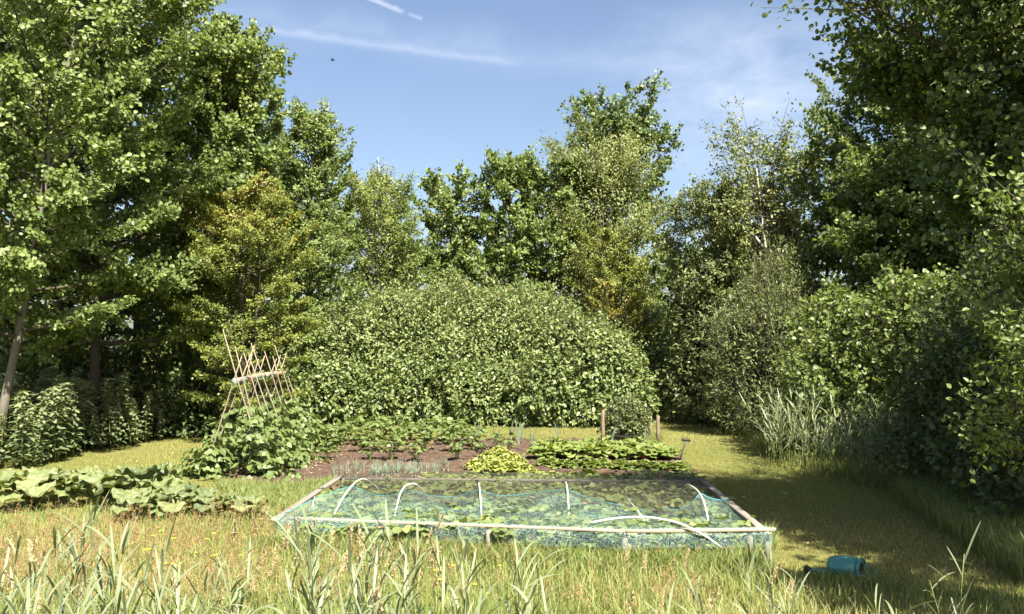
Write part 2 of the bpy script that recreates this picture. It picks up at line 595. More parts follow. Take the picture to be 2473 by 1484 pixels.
M['soil'] = rough_mat('garden_soil', [(0.3, (.050, .034, .024)), (.5, (.105, .072, .052)), (.70, (.175, .122, .09))], 6, 0.95, 0.15, 0.9, None, 8)

g = Geo()
xs = np.concatenate([[-400, -150, -60], np.linspace(-24, 24, 97), [60, 150, 400]])
ys = np.concatenate([[-400, -120, -40, -12], np.linspace(-4, 60, 129), [120, 300, 600]])


def terrain(x, y):
    """gentle unevenness of the lawn; the meadow dips to a ditch in front"""
    x, y = np.asarray(x, float), np.asarray(y, float)
    z = 0.02 * np.sin(x * 0.9 + 0.4 * y) + 0.015 * np.sin(y * 1.3 - x * 0.35)
    z = z - 0.035
    return z


XX, YY = np.meshgrid(xs, ys, indexing='ij')
g.grid(np.stack([XX, YY, terrain(XX, YY)], -1))
ground = obj('ground', g, M['ground'], None, True)
tag(ground, kind='structure')


def inpoly(x, y, poly):
    x, y = np.asarray(x), np.asarray(y)
    r = np.zeros(x.shape, bool)
    n = len(poly)
    for i in range(n):
        x1, y1 = poly[i][:2]
        x2, y2 = poly[(i + 1) % n][:2]
        cnd = ((y1 > y) != (y2 > y)) & (x < (x2 - x1) * (y - y1) / (y2 - y1 + 1e-12) + x1)
        r ^= cnd
    return r


# soil of the vegetable plot and of the netted bed
SOIL = [P(505, 1160), P(1000, 1182), P(1700, 1182), P(1640, 1110), P(1590, 1066), P(1440, 1060), P(1120, 1060), P(760, 1062), P(718, 1040), P(655, 1046)]
NETBED = [P(790, 1296), P(1810, 1330), P(1700, 1180), P(850, 1176)]


def soil_sheet(poly, name, z0):
    px = np.array([q[0] for q in poly]); py = np.array([q[1] for q in poly])
    rr = np.random.default_rng(7)
    nx, ny = 170, 150
    x = np.linspace(px.min() - .3, px.max() + .3, nx)
    y = np.linspace(py.min() - .3, py.max() + .3, ny)
    A, B = np.meshgrid(x, y, indexing='ij')
    wob = 0.10 * np.sin(A * 5 + B * 3) + 0.07 * np.sin(A * 11 - B * 7)
    ins = inpoly(A + wob, B + wob * .7, poly)
    Z = z0 + 0.012 * np.sin(A * 7 + np.sin(B * 5)) * np.sin(B * 8.3 + A * 2) + rr.normal(0, .013, A.shape)
    pts = np.stack([A, B, Z], -1)
    ok = ins[:-1, :-1] | ins[1:, :-1] | ins[1:, 1:] | ins[:-1, 1:]
    i, j = np.nonzero(ok)
    f = np.stack([i * ny + j, (i + 1) * ny + j, (i + 1) * ny + j + 1, i * ny + j + 1], -1)
    # sink the outermost ring so that no edge floats
    pts[~ins, 2] -= 0.06
    used = np.unique(f)
    remap = np.full(nx * ny, -1); remap[used] = np.arange(len(used))
    g = Geo()
    g.add(pts.reshape(-1, 3)[used], remap[f], 0.5)
    o = obj(name, g, M['soil'], None, True)
    return tag(o, kind='structure')


soil_sheet(SOIL, 'soil', 0.012)
soil_sheet(NETBED, 'soil', 0.016)

# ------------------------------------------------------------------ trees


def tree(name, label, cat, base, H, prof, nb, ns, total, tmpl, lsize, leafm, barkm, seed, cb=0.15, elev=(15, 60), droop=0.0, trunk_r=None,
         lean=(0, 0), group=None, flat=0.5, tintf=None, sub_len=0.36, wander=0.03, trunk_top=0.97, spread=0.062, twig=True, az_range=None, hang=0.0, stems=1, twigm=None, squash=(1, 1), clear=0.0):
    """a tapered trunk with limbs, and leaves set along sub-branches; prof: [(height fraction, reach of the limbs in metres)]"""
    rg = np.random.default_rng(seed)
    base = np.asarray(base, float)
    hs = np.array([q[0] for q in prof]); rs = np.array([q[1] for q in prof])
    trunk_r = trunk_r or H * 0.014
    root = thing(name, label, cat, (base[0], base[1], float(terrain(base[0], base[1]))), 0, group)
    tg, lg, bg_ = Geo(), Geo(), Geo()
    nT = 10
    tt = np.linspace(0, 1, nT)
    if barkm is M['bark_birch']:
        trunk_top = min(trunk_top, .88)
    tracks = []
    for s_ in range(stems):
        wx = np.cumsum(rg.normal(0, wander, nT)) * H / 3
        wy = np.cumsum(rg.normal(0, wander, nT)) * H / 3
        wx -= wx[0]; wy -= wy[0]
        off = np.array([0.0, 0.0]) if stems == 1 else rg.normal(0, 0.09 * H, 2)
        top = np.stack([lean[0] * tt + wx * tt + off[0] * tt, lean[1] * tt + wy * tt + off[1] * tt, H * trunk_top * tt * (1 if s_ == 0 else rg.uniform(.8, 1)) - 0.08], -1)
        tracks.append(top)
        tg.tube(top, trunk_r * (1 - 0.93 * tt ** 0.9) * (1 + 0.5 * np.exp(-tt * 25)) * (1 if stems == 1 else .7), 8)
    A, B, RA, RB = [], [], [], []
    LP, LD, LN, LS, LH = [], [], [], [], []
    nl = max(1, int(total / (nb * ns)))
    ga = rg.uniform(0, 6.28)
    for i in range(nb):
        u = (i + 0.5) / nb
        h = cb + (0.985 - cb) * u ** 0.9
        tr = tracks[i % stems]
        p0 = np.array([np.interp(h * .9, tt, tr[:, k]) for k in range(3)])
        if az_range is None:
            ga += 2.39996 + rg.normal(0, .25)
            az = ga
        else:
            az = rg.uniform(*az_range)
        Rm = np.interp(h, hs, rs) * rg.uniform(.72, 1.12)
        el = R(elev[0] + (elev[1] - elev[0]) * u + rg.normal(0, 7))
        d = np.array([math.cos(az) * math.cos(el) * squash[0], math.sin(az) * math.cos(el) * squash[1], math.sin(el)])
        L = Rm * .86 / max(math.cos(el), .45)
        rise_ = L * (math.sin(el) + max(.18 - droop, 0)) * 1.12
        room = H - p0[2] + .15
        if rise_ > room:
            L *= max(room / rise_, .25)
        s = np.linspace(0, 1, 6)
        z_b = (0.18 - droop) * L
        side = np.array([-math.sin(az), math.cos(az), 0]) * rg.normal(0, .10) * L
        pts = p0 + d * (L * s)[:, None] + UP * (z_b * s ** 2)[:, None] + side * (s ** 2)[:, None]
        r0 = trunk_r * (1 - 0.9 * h) * 0.42 + 0.006
        bg_.tube(pts, r0 * (1 - .85 * s) + .003, 5, cap=False)
        ss = np.clip(rg.beta(2.3, 1.1, ns), 0.15, 1.0)
        ss[-1] = 1.0; ss[0] = .93
        q = np.stack([np.interp(ss, s, pts[:, k]) for k in range(3)], -1)
        tan = norm(np.stack([np.interp(ss, s, np.gradient(pts[:, k])) for k in range(3)], -1))
        sidev = norm(np.cross(tan, UP)) * rg.choice([-1, 1], ns)[:, None]
        sd = norm(tan * rg.uniform(.35, 1.0, (ns, 1)) + sidev * rg.uniform(.2, 1.1, (ns, 1)) + UP * (rg.normal(.12, .45, (ns, 1)) * (1 - flat) - hang * rg.uniform(.4, 1.4, (ns, 1))))
        sd[-1] = norm(tan[-1] + UP * (.15 - hang) + rg.normal(0, .1, 3))
        sl = (L * sub_len * (1.15 - .6 * ss) + .18) * rg.uniform(.6, 1.25, ns)
        e = q + sd * sl[:, None] + UP * (-droop * .5 * sl)[:, None]
        A.append(q); B.append(e)
        RA.append(np.full(ns, r0 * .28 + .003)); RB.append(np.full(ns, .002))
        w = rg.beta(1.5, 1.0, (ns, nl))
        lp = q[:, None] + (e - q)[:, None] * w[..., None] + rg.normal(0, 1, (ns, nl, 3)) * (spread * (0.35 + sl)[:, None, None]) * np.array([1, 1, 1 - .5 * flat])
        ld = sd[:, None] * .7 + rg.normal(0, .65, (ns, nl, 3)) + UP * (-.15 - droop * .6 - hang * .6)
        ln = UP * .50 + rg.normal(0, .50, (ns, nl, 3)) + np.array([math.cos(az), math.sin(az), 0]) * .85
        LP.append(lp.reshape(-1, 3)); LD.append(ld.reshape(-1, 3)); LN.append(ln.reshape(-1, 3))
        cl_t = rg.normal(0, .12)
        LH.append(np.clip(.48 + cl_t + rg.normal(0, .20, ns * nl), 0, 1))
    LP, LD, LN, LH = map(np.concatenate, (LP, LD, LN, LH))
    keep = LP[:, 2] > 0.12
    if clear:       # an open middle: few leaves close to the stem
        tx = np.interp(LP[:, 2], tracks[0][:, 2], tracks[0][:, 0]); ty = np.interp(LP[:, 2], tracks[0][:, 2], tracks[0][:, 1])
        near = (np.abs(LP[:, 0] - tx) < clear) & (LP[:, 1] - ty < .3)
        keep &= ~(near & (rg.random(len(LP)) < .9))
    LP, LD, LN, LH = LP[keep], LD[keep], LN[keep], LH[keep]
    if tintf is not None:
        LH = np.clip(tintf(LP, LH, rg), 0, 1)
    size = lsize * rg.uniform(.65, 1.2, len(LP))
    leaves(lg, tmpl, LP, LD, LN, size, LH)
    if twig:
        bg_.sticks(np.concatenate(A), np.concatenate(B), np.concatenate(RA), np.concatenate(RB))
    obj('trunk', tg, barkm, root, True)
    obj('limbs', bg_, twigm or M['bark'], root, True)
    obj('crown', lg, leafm, root)
    return root


def at_px(px, d):
    return np.array([(px - W0 / 2) / F * d, d, 0.0])


def top_h(py, d):
    return float(Q(W0 / 2, py, d)[2])


def WPX(w, d):
    return w / F * d


BAL, BAD, BBI = 'alder', 'alder_dark', 'birch'
ROUNDP = [(0, .3), (.15, .75), (.4, 1.0), (.65, .85), (.85, .5), (1, .15)]
SPIRE = [(0, .4), (.15, .95), (.4, 1.1), (.6, 1.0), (.78, .75), (.9, .5), (1, .25)]
BROAD = [(0, .4), (.2, .9), (.5, 1.05), (.75, 1.05), (.9, .85), (1, .45)]


def pr(base, w):
    return [(h, r * w) for h, r in base]


# --- the wood on the left
tree('alder_tree', 'tall alder at the wood edge on the left with pale trunk behind the nettles', 'tree', at_px(-6, 16.4), 13.0, pr([(0, .4), (.2, .7), (.35, .8), (.55, 1.0), (.75, 1.05), (.9, .85), (1, .45)], 2.9), 84, 17, 76000, L_ROUND, .092, M[BAL], M['bark_pale'], 11,
     cb=.20, elev=(5, 55), flat=.55, trunk_r=.092, lean=(1.5, .3), group='alders of the left wood')
tree('alder_tree', 'alder with low pale-leaved limbs reaching out over the dark wood edge', 'tree', at_px(235, 19.3), 11.0, pr([(0, .5), (.2, .9), (.45, 1.05), (.6, .8), (.8, .6), (1, .2)], 3.0), 70, 17, 62000, L_ROUND, .095, M[BAL], M['bark'], 12,
     cb=.24, elev=(0, 55), flat=.6, trunk_r=.13, lean=(-.5, .5), group='alders of the left wood')
tree('alder_tree', 'tall sunlit alder whose twiggy tip stands against the sky beside the orange-tinged hawthorn', 'tree', at_px(535, 21.5), top_h(10, 21.5), pr([(0, .3), (.2, .9), (.4, 1.05), (.6, 1.05), (.78, .85), (.9, .55), (1, .2)], 1.5), 76, 15, 56000, L_ROUND, .098, M[BAL], M['bark'], 13,
     cb=.22, elev=(12, 66), flat=.35, trunk_r=.15, group='alders of the left wood')
tree('alder_tree', 'dark tall alder filling the upper corner behind the pale trunked alder', 'tree', at_px(160, 22), 14.5, pr(BROAD, 2.7), 64, 14, 40000, L_ROUND, .11, M[BAD], M['bark'], 14,
     cb=.16, elev=(8, 60), flat=.4, group='alders of the left wood')
tree('alder_tree', 'upright alder between the tall sunlit alder and the thin birch', 'tree', at_px(745, 26), top_h(205, 26), pr([(0, .5), (.2, 1.35), (.38, 1.35), (.55, 1.05), (.66, .75), (.8, .9), (.92, .5), (1, .2)], 1.4), 60, 14, 34000, L_OVAL, .105, M[BAL], M['bark_pale'], 15,
     cb=.18, elev=(12, 62), flat=.4, group='alders of the left wood')
tree('hawthorn_tree', 'yellow-green hawthorn with an orange-tinged top behind the bean canes', 'tree', at_px(610, 19.6), top_h(408, 19.6), pr([(0, .4), (.15, .85), (.4, 1.05), (.7, .95), (.9, .65), (1, .25)], 1.55), 64, 16, 60000, L_DIA, .060, M['thorn'], M['bark'], 16,
     cb=.14, elev=(0, 45), flat=.8, droop=.1, stems=2, tintf=lambda p, h, rg: h * .75 + np.clip((p[:, 2] - 3.8) / 3.2, 0, 1) * rg.random(len(h)) ** .8 * .62)
# dark trunks and shade trees inside the wood
for k, (px, d, H, w, lab) in enumerate([(20, 27, 13, 3.4, 'shaded alder deep in the wood behind the pale trunk'), (330, 26, 12.0, 3.2, 'shaded alder deep in the wood behind the low limbs'),
                                        (500, 28, 12.0, 3.0, 'shaded alder in the wood behind the orange-tinged hawthorn'), (-160, 21, 13, 3.6, 'shaded alder at the outer edge of the left wood'),
                                        (690, 31, 9.5, 2.6, 'shaded alder in the gap behind the bean canes')]):
    tree('alder_tree', lab, 'tree', at_px(px, d), H, pr(BROAD, w), 44, 12, 13000, L_ROUND, .15, M[BAD], M['bark'], 30 + k, cb=.10, elev=(0, 50), flat=.4, group='alders of the left wood')
# --- middle distance
tree('birch_tree', 'thin open-crowned birch with a pale stem left of the gap in the trees', 'tree', at_px(885, 30), top_h(285, 30), pr([(0, .1), (.35, .15), (.5, .65), (.65, .95), (.8, .8), (.9, .5), (1, .12)], 1.1), 44, 10, 8500, L_OVAL, .09, M['birch'], M['bark_birch'], 41,
     cb=.40, elev=(25, 62), flat=.1, hang=.5, trunk_r=.085, lean=(.65, 0), spread=.12, sub_len=.30)
tree('willow_tree', 'rounded yellow-green willow right of the thin birch', 'tree', at_px(930, 29), top_h(452, 29), pr([(0, .7), (.2, .95), (.5, 1.05), (.75, 1.05), (.9, .85), (1, .4)], 1.95), 54, 14, 26000, L_LONG, .13, M['lime'], M['bark'], 42,
     cb=.12, elev=(10, 60), flat=.2, hang=.25, stems=2)
tree('alder_tree', 'short rounded alder standing alone in the gap left of the twin-topped alders', 'tree', at_px(1098, 31), top_h(440, 31), pr([(0, .4), (.2, .9), (.45, .8), (.62, .8), (.82, 1.15), (.93, 1.0), (1, .5)], 1.25), 48, 13, 19000, L_ROUND, .115, M[BAL], M['bark'], 43,
     cb=.15, elev=(15, 60), flat=.3, group='alders behind the big shrub')
tree('alder_tree', 'slender pointed alder rising behind the middle of the big shrub', 'tree', at_px(1222, 30), top_h(350, 30), pr(SPIRE, 1.5), 56, 12, 20000, L_ROUND, .115, M[BAL], M['bark'], 44,
     cb=.15, elev=(15, 66), flat=.3, group='alders behind the big shrub')
tree('alder_tree', 'bushy lower alder between the pointed alder and the tall drooping birch', 'tree', at_px(1330, 30.5), top_h(415, 30.5), pr(BROAD, 1.6), 54, 13, 26000, L_ROUND, .115, M[BAL], M['bark'], 45,
     cb=.15, elev=(12, 60), flat=.3, group='alders behind the big shrub')
tree('alder_tree', 'tallest alder of the middle group, its tips showing above the drooping birch', 'tree', at_px(1500, 33), top_h(232, 33), pr([(0, .4), (.2, .85), (.5, 1.0), (.72, 1.1), (.84, 1.0), (.92, .55), (1, .12)], 2.2), 64, 13, 30000, L_ROUND, .125, M[BAD], M['bark'], 46,
     cb=.15, elev=(12, 64), flat=.25, group='alders behind the big shrub')
tree('birch_tree', 'broad drooping birch with olive-gold leaves in front of the tallest alder', 'tree', at_px(1478, 30), top_h(275, 30), pr([(0, .2), (.3, .7), (.5, 1.05), (.7, 1.1), (.85, 1.0), (.95, .6), (1, .25)], 1.95), 64, 16, 46000, L_OVAL, .095, M['birch'], M['bark_birch'], 47,
     cb=.32, elev=(20, 58), flat=.05, hang=.75, trunk_r=.12, spread=.13, sub_len=.40, lean=(.25, 0))
tree('hawthorn_tree', 'rust-tinged hawthorn below the broad drooping birch', 'tree', at_px(1462, 27), top_h(490, 27), pr([(0, .5), (.2, .95), (.5, 1.0), (.75, .75), (.9, .45), (1, .15)], 1.25), 50, 13, 30000, L_DIA, .070, M['thorn'], M['bark'], 48,
     cb=.10, elev=(0, 50), flat=.7, stems=2, tintf=lambda p, h, rg: h * .7 + .12 + (np.sin(p[:, 2] * 2.1 + p[:, 0] * 1.7) > .25) * rg.random(len(h)) * .30)
tree('hawthorn_tree', 'small dark hawthorn at the shoulder of the big shrub', 'tree', at_px(1555, 28), 3.6, pr(ROUNDP, 1.3), 40, 12, 14000, L_DIA, .075, M['currant'], M['bark'], 49, cb=.08, elev=(0, 50), flat=.5)
tree('birch_tree', 'small pale distant birch in the low gap above the path', 'tree', at_px(1610, 39), top_h(640, 39), pr(BROAD, 1.1), 36, 11, 9000, L_OVAL, .10, M['birch'], M['bark_birch'], 50, cb=.12, elev=(20, 60), flat=.1, hang=.4)
for k, (px, d, yt, w, lab) in enumerate([(780, 37, 520, 2.2, 'distant alder low behind the upright alder'), (1010, 38, 600, 2.4, 'distant low alder filling the foot of the gap'),
                                         (1180, 38, 620, 2.4, 'distant low alder behind the pointed alder'), (1400, 38, 560, 2.4, 'distant alder behind the bushy lower alder'),
                                         (1700, 36, 610, 2.2, 'distant alder behind the path end'), (1830, 33, 560, 2.4, 'distant alder behind the white-stemmed birch')]):
    tree('alder_tree', lab, 'tree', at_px(px, d), top_h(yt, d), pr(BROAD, w), 36, 11, 10000, L_ROUND, .15, M[BAD], M['bark'], 60 + k, cb=.08, elev=(5, 55), flat=.3, group='distant trees behind')
# --- right side
t_b = tree('birch_tree', 'white-stemmed birch with bright bark on the right above the path bushes', 'tree', at_px(1872, 24), top_h(308, 24), pr([(0, .1), (.35, .5), (.5, .75), (.7, 1.0), (.88, 1.0), (.96, .75), (1, .35)], 1.45), 56, 13, 22000, L_OVAL, .095, M['birch'], M['bark_birch'], 71,
           cb=.38, elev=(22, 60), flat=.05, hang=.55, trunk_r=.12, lean=(-.42, 0), spread=.10, wander=.02, clear=.55)
g = Geo()
b0 = at_px(1872, 24)
pp = np.array([Q(1868, 640, 24.0), Q(1850, 605, 23.8), Q(1820, 568, 23.7), Q(1785, 545, 23.6), Q(1755, 530, 23.5)]) - np.array([b0[0], 24, float(terrain(b0[0], 24))])
g.tube(pp, [.05, .045, .038, .03, .02], 6)
obj('limb', g, M['bark_birch'], t_b, True)
tree('birch_tree', 'darker hanging birch leaning over the low gap from the right', 'tree', at_px(1765, 25), top_h(455, 25), pr([(0, .4), (.25, .8), (.5, 1.0), (.8, 1.05), (.92, .9), (1, .4)], 1.5), 60, 14, 36000, L_OVAL, .095, M['currant'], M['bark'], 72,
     cb=.2, elev=(10, 50), flat=.1, hang=.5, lean=(-.3, 0))
tree('alder_tree', 'leafy alder right of the white-stemmed birch', 'tree', at_px(2190, 20.5), top_h(355, 20.5), pr([(0, .5), (.2, .9), (.5, 1.0), (.8, .8), (.92, .5), (1, .2)], 2.0), 58, 14, 30000, L_ROUND, .11, M[BAL], M['bark'], 73,
     cb=.18, elev=(5, 58), flat=.45, group='alders of the right side')
tree('alder_tree', 'very dark overhanging alder at the right whose limb tips reach out into the sky', 'tree', np.array([6.9, 8.3, 0]), 6.7, pr([(0, .3), (.30, .45), (.45, .72), (.62, .95), (.8, 1.0), (.93, .75), (1, .45)], 4.15), 130, 26, 190000, L_ROUND, .066, M[BAD], M['bark'], 74,
     squash=(1, .55), cb=.42, elev=(2, 50), flat=.55, trunk_r=.18, group='alders of the right side')
tree('alder_tree', 'dark alder filling the right side behind the overhanging limbs', 'tree', np.array([12.2, 15.5, 0]), 11.5, pr(BROAD, 3.2), 60, 14, 28000, L_ROUND, .115, M[BAD], M['bark'], 75,
     cb=.10, elev=(0, 55), flat=.4, group='alders of the right side')
tree('alder_tree', 'shaded alder deep on the right beside the tunnel of the path', 'tree', at_px(1990, 26), 8.0, pr(BROAD, 2.8), 44, 12, 14000, L_ROUND, .14, M[BAD], M['bark'], 76, cb=.08, elev=(0, 55), flat=.4, group='alders of the right side')
tree('alder_tree', 'shaded alder far to the right of the reed tussock', 'tree', at_px(2330, 21), 10.5, pr(BROAD, 3.0), 44, 12, 14000, L_ROUND, .14, M[BAD], M['bark'], 77, cb=.06, elev=(0, 55), flat=.4, group='alders of the right side')
tree('alder_tree', 'tall shaded alder right of the white-stemmed birch', 'tree', at_px(2170, 22.5), 9.6, pr(BROAD, 2.3), 60, 14, 30000, L_ROUND, .11, M[BAD], M['bark'], 80, cb=.2, elev=(0, 55), flat=.5, group='alders of the right side')
tree('alder_tree', 'tallest shaded alder filling the upper right corner behind the overhanging limbs', 'tree', at_px(2380, 20), 11.0, pr(BROAD, 2.7), 60, 14, 32000, L_ROUND, .11, M[BAD], M['bark'], 81, cb=.2, elev=(0, 55), flat=.5, group='alders of the right side')
# nearer tree beyond the right edge that throws the dappled shade on the grass
tree('alder_tree', 'alder beyond the right edge that shades the grass', 'tree', np.array([7.5, 3.5, 0]), 8.5, pr([(0, .2), (.3, .5), (.5, .9), (.7, 1.0), (.85, .7), (1, .2)], 2.9), 50, 13, 20000, L_ROUND, .11, M[BAD], M['bark'], 78, cb=.55, elev=(5, 55), flat=.5, group='alders of the right side')
tree('alder_tree', 'alder off to the right whose crown hides the low sky', 'tree', np.array([12.5, 9.5, 0]), 10.5, pr(BROAD, 3.8), 50, 13, 18000, L_ROUND, .13, M[BAD], M['bark'], 79, cb=.08, elev=(5, 55), flat=.5, group='alders of the right side')

print('TREES DONE')
# ------------------------------------------------------------------ shrubs


def shrub(name, label, cat, lobes, n_shoot, per, tmpl, lsize, leafm, seed, group=None, shoot=.45, up=.35, droop=.0, tint0=.45, fill=0.35, ground_z=.05, tintf=None, stems=10, barkm=None, out=1.0, nrm_out=.8, sizef=None, tall=0.0):
    """leafy shoots over and inside a heap of uneven lobes: (centre, (rx, ry, rz))"""
    rg = np.random.default_rng(seed)
    lobes = [(np.asarray(c, float), np.asarray(r, float)) for c, r in lobes]
    cx = np.mean([c[0] for c, _ in lobes]); cy = np.mean([c[1] for c, _ in lobes])
    root = thing(name, label, cat, (cx, cy, 0), 0, group)
    org = np.array([cx, cy, 0])
    vol = np.array([r[0] * r[1] + r[0] * r[2] + r[1] * r[2] for _, r in lobes])
    pick = rg.choice(len(lobes), n_shoot, p=vol / vol.sum())
    C = np.array([c for c, _ in lobes])[pick]; Rr = np.array([r for _, r in lobes])[pick]
    d = norm(rg.normal(0, 1, (n_shoot, 3)))
    d[:, 2] = np.where((d[:, 2] < -.75), -d[:, 2], d[:, 2])
    bump = 1 + .13 * np.sin(d[:, 0] * 9 + pick) * np.sin(d[:, 2] * 8 + pick * 2) + rg.normal(0, .05, n_shoot)
    depth = np.where(rg.random(n_shoot) < fill, rg.uniform(.45, .95, n_shoot), rg.uniform(.92, 1.04, n_shoot))
    p = C + d * Rr * (bump * depth)[:, None]
    skirt = (rg.random(n_shoot) < .22) & (d[:, 2] < .2)
    p[skirt, :2] = (C + norm(d * np.array([1, 1, 0])) * Rr * (bump * depth)[:, None])[skirt, :2]
    p[skirt, 2] = rg.random(int(skirt.sum())) * C[skirt, 2]
    ok = p[:, 2] > ground_z
    for c, r in lobes:      # shoots well inside another lobe are hidden: drop most of them
        q = (np.linalg.norm((p - c) / r, axis=1) < .72) & (rg.random(n_shoot) < .9)
        ok &= ~q
    p, d = p[ok], d[ok]
    n = len(p)
    ax = norm(d * out + UP * up + rg.normal(0, .35, (n, 3)))
    L = shoot * rg.uniform(.6, 1.4, n)
    if tall:        # long shoots standing out of the heap
        q = (rg.random(n) < tall) & (d[:, 2] > .1)
        p[q] += d[q] * .12 + UP * .16
        ax[q] = norm(ax[q] + UP * .9)
        L[q] *= 1.7
    w = rg.uniform(0, 1, (n, per))
    lp = p[:, None] + ax[:, None] * ((w - .5) * L[:, None])[..., None] + rg.normal(0, .35, (n, per, 3)) * lsize
    ld = ax[:, None] * .5 + rg.normal(0, .7, (n, per, 3)) - UP * droop + d[:, None] * .3
    ln = UP * .6 + d[:, None] * nrm_out + rg.normal(0, .45, (n, per, 3))
    th = np.clip(tint0 + rg.normal(0, .10, n)[:, None] + rg.normal(0, .20, (n, per)), 0, 1)
    lp, ld, ln, th = lp.reshape(-1, 3), ld.reshape(-1, 3), ln.reshape(-1, 3), th.ravel()
    k = lp[:, 2] > .02
    lp, ld, ln, th = lp[k], ld[k], ln[k], th[k]
    if tintf is not None:
        th = np.clip(tintf(lp, th, rg), 0, 1)
    lg = Geo()
    sz = lsize * rg.uniform(.45, 1.35, len(lp))
    if sizef is not None:
        sz = sz * sizef(lp)
    leaves(lg, tmpl, lp - org, ld, ln, sz, th)
    sg = Geo()
    sg.sticks(p - ax * (L * .6)[:, None] - org, p + ax * (L * .45)[:, None] - org, .006, .002)
    for i in range(stems):
        c, r = lobes[rg.integers(len(lobes))]
        a = c.copy(); a[2] = -.05
        a[:2] += rg.normal(0, .25, 2) * r[:2]
        b = c + norm(rg.normal(0, 1, 3)) * r * .6
        b[2] = max(b[2], .3)
        mid = (a + b) / 2 + np.array([0, 0, .15 * r[2]])
        sg.tube(np.array([a, mid, b]) - org, [.03, .022, .010], 5)
    obj('stems', sg, barkm or M['bark'], root)
    obj('foliage', lg, leafm, root)
    return root


# the big shrub in the middle
hl = []
for (px, d, yt, w, dep) in [(800, 26.0, 772, 105, 1.6), (890, 26.6, 716, 130, 2.0), (1010, 27.4, 688, 150, 2.4), (1130, 27.8, 676, 160, 2.6), (1250, 27.6, 692, 150, 2.5), (1360, 27.0, 724, 135, 2.2), (1435, 26.2, 772, 92, 1.7),
                            (780, 25.6, 880, 75, 1.2), (900, 25.4, 850, 130, 1.3), (1050, 25.6, 840, 150, 1.4), (1210, 25.6, 850, 150, 1.4), (1360, 25.4, 860, 130, 1.3), (1452, 25.2, 880, 72, 1.2)]:
    zt = top_h(yt, d)
    c = at_px(px, d); zt -= .28; c[2] = zt * .40
    hl.append((c, (WPX(w, d), dep, zt * .60)))
rgd = np.random.default_rng(4)
for k in range(34):
    c0, r0 = hl[k % 13]
    dd = norm(np.array([rgd.normal(), -abs(rgd.normal()) - .3, abs(rgd.normal(0, .8))]))
    rr = rgd.uniform(.5, 1.0)
    cc = c0 + dd * np.array(r0) * .80
    cc[2] = min(cc[2], 3.55)
    hl.append((cc, (rr, rr, rr * .8)))
shrub('shrub', 'wide dome of pale green shrub behind the vegetable plot', 'shrub', hl, 30000, 8, L_OVAL, .120, M['hedge'], 101, shoot=.55, up=.30, droop=.40, fill=.28, nrm_out=.9, stems=30, tall=.06, sizef=lambda p: np.interp(p[:, 2], [.5, 3.5], [1.15, .80]),
      tintf=lambda p, h, rg: np.minimum(h + .1 * (p[:, 2] > 2), .92) + (rg.random(len(h)) < .012) * .1)
# low plants along its foot
for k, (px, py, w, zt, lab) in enumerate([(750, 1012, 40, .62, 'low leafy clump by the foot of the big shrub nearest the bean canes'), (815, 1016, 42, .55, 'low pale clump in the middle at the shrub foot'),
                                          (900, 1018, 40, .50, 'low leafy clump farthest from the bean canes at the shrub foot')]):
    c = P(px, py); d = c[1]
    c[2] = zt * .3
    shrub('low_plant', lab, 'plant', [(c, (WPX(w, d), .45, zt * .75))], 420, 7, L_HEART, .13, M['bean'], 110 + k, shoot=.2, up=.6, tint0=.5, stems=4, group='low plants at the shrub foot')
c = P(1150, 1030)
# understory on the left, inside the wood edge
for k, (px, d, w, zt, lab) in enumerate([(120, 21, 1.9, 1.9, 'dark undergrowth bush behind the nettles nearest the pale trunk'), (330, 22, 1.9, 2.1, 'dark undergrowth bush in the shade of the low alder limbs'),
                                         (480, 21.5, 1.2, 1.7, 'dark undergrowth bush beside the orange-tinged hawthorn'), (660, 26, 1.4, 1.6, 'dark undergrowth bush seen through the bean canes'),
                                         (40, 25, 3, 3.2, 'tall shaded bush deep in the left wood'), (360, 28, 3, 3.0, 'wide shaded bush deep in the left wood'), (560, 30, 2.2, 2.6, 'shaded bush deep behind the hawthorn')]):
    c = at_px(px, d); c[2] = zt * .35
    shrub('undergrowth_bush', lab, 'bush', [(c, (w, 1.0, zt * .65)), (c + np.array([w * .5, .3, -.1]), (w * .7, .8, zt * .5))], 1100, 8, L_OVAL, .10, M['alder_dark'], 120 + k, shoot=.4, up=.4, tint0=.4, group='undergrowth of the left wood')
tree('elder_tree', 'small-leaved bush standing sunlit at the wood edge by the dark trunks', 'tree', at_px(470, 23), 4.2, pr([(0, .5), (.3, .9), (.6, 1.0), (.85, .6), (1, .2)], 1.25), 40, 12, 16000, L_OVAL, .075, M['alder'], M['bark'], 128, cb=.08, elev=(5, 50), flat=.5, stems=2)
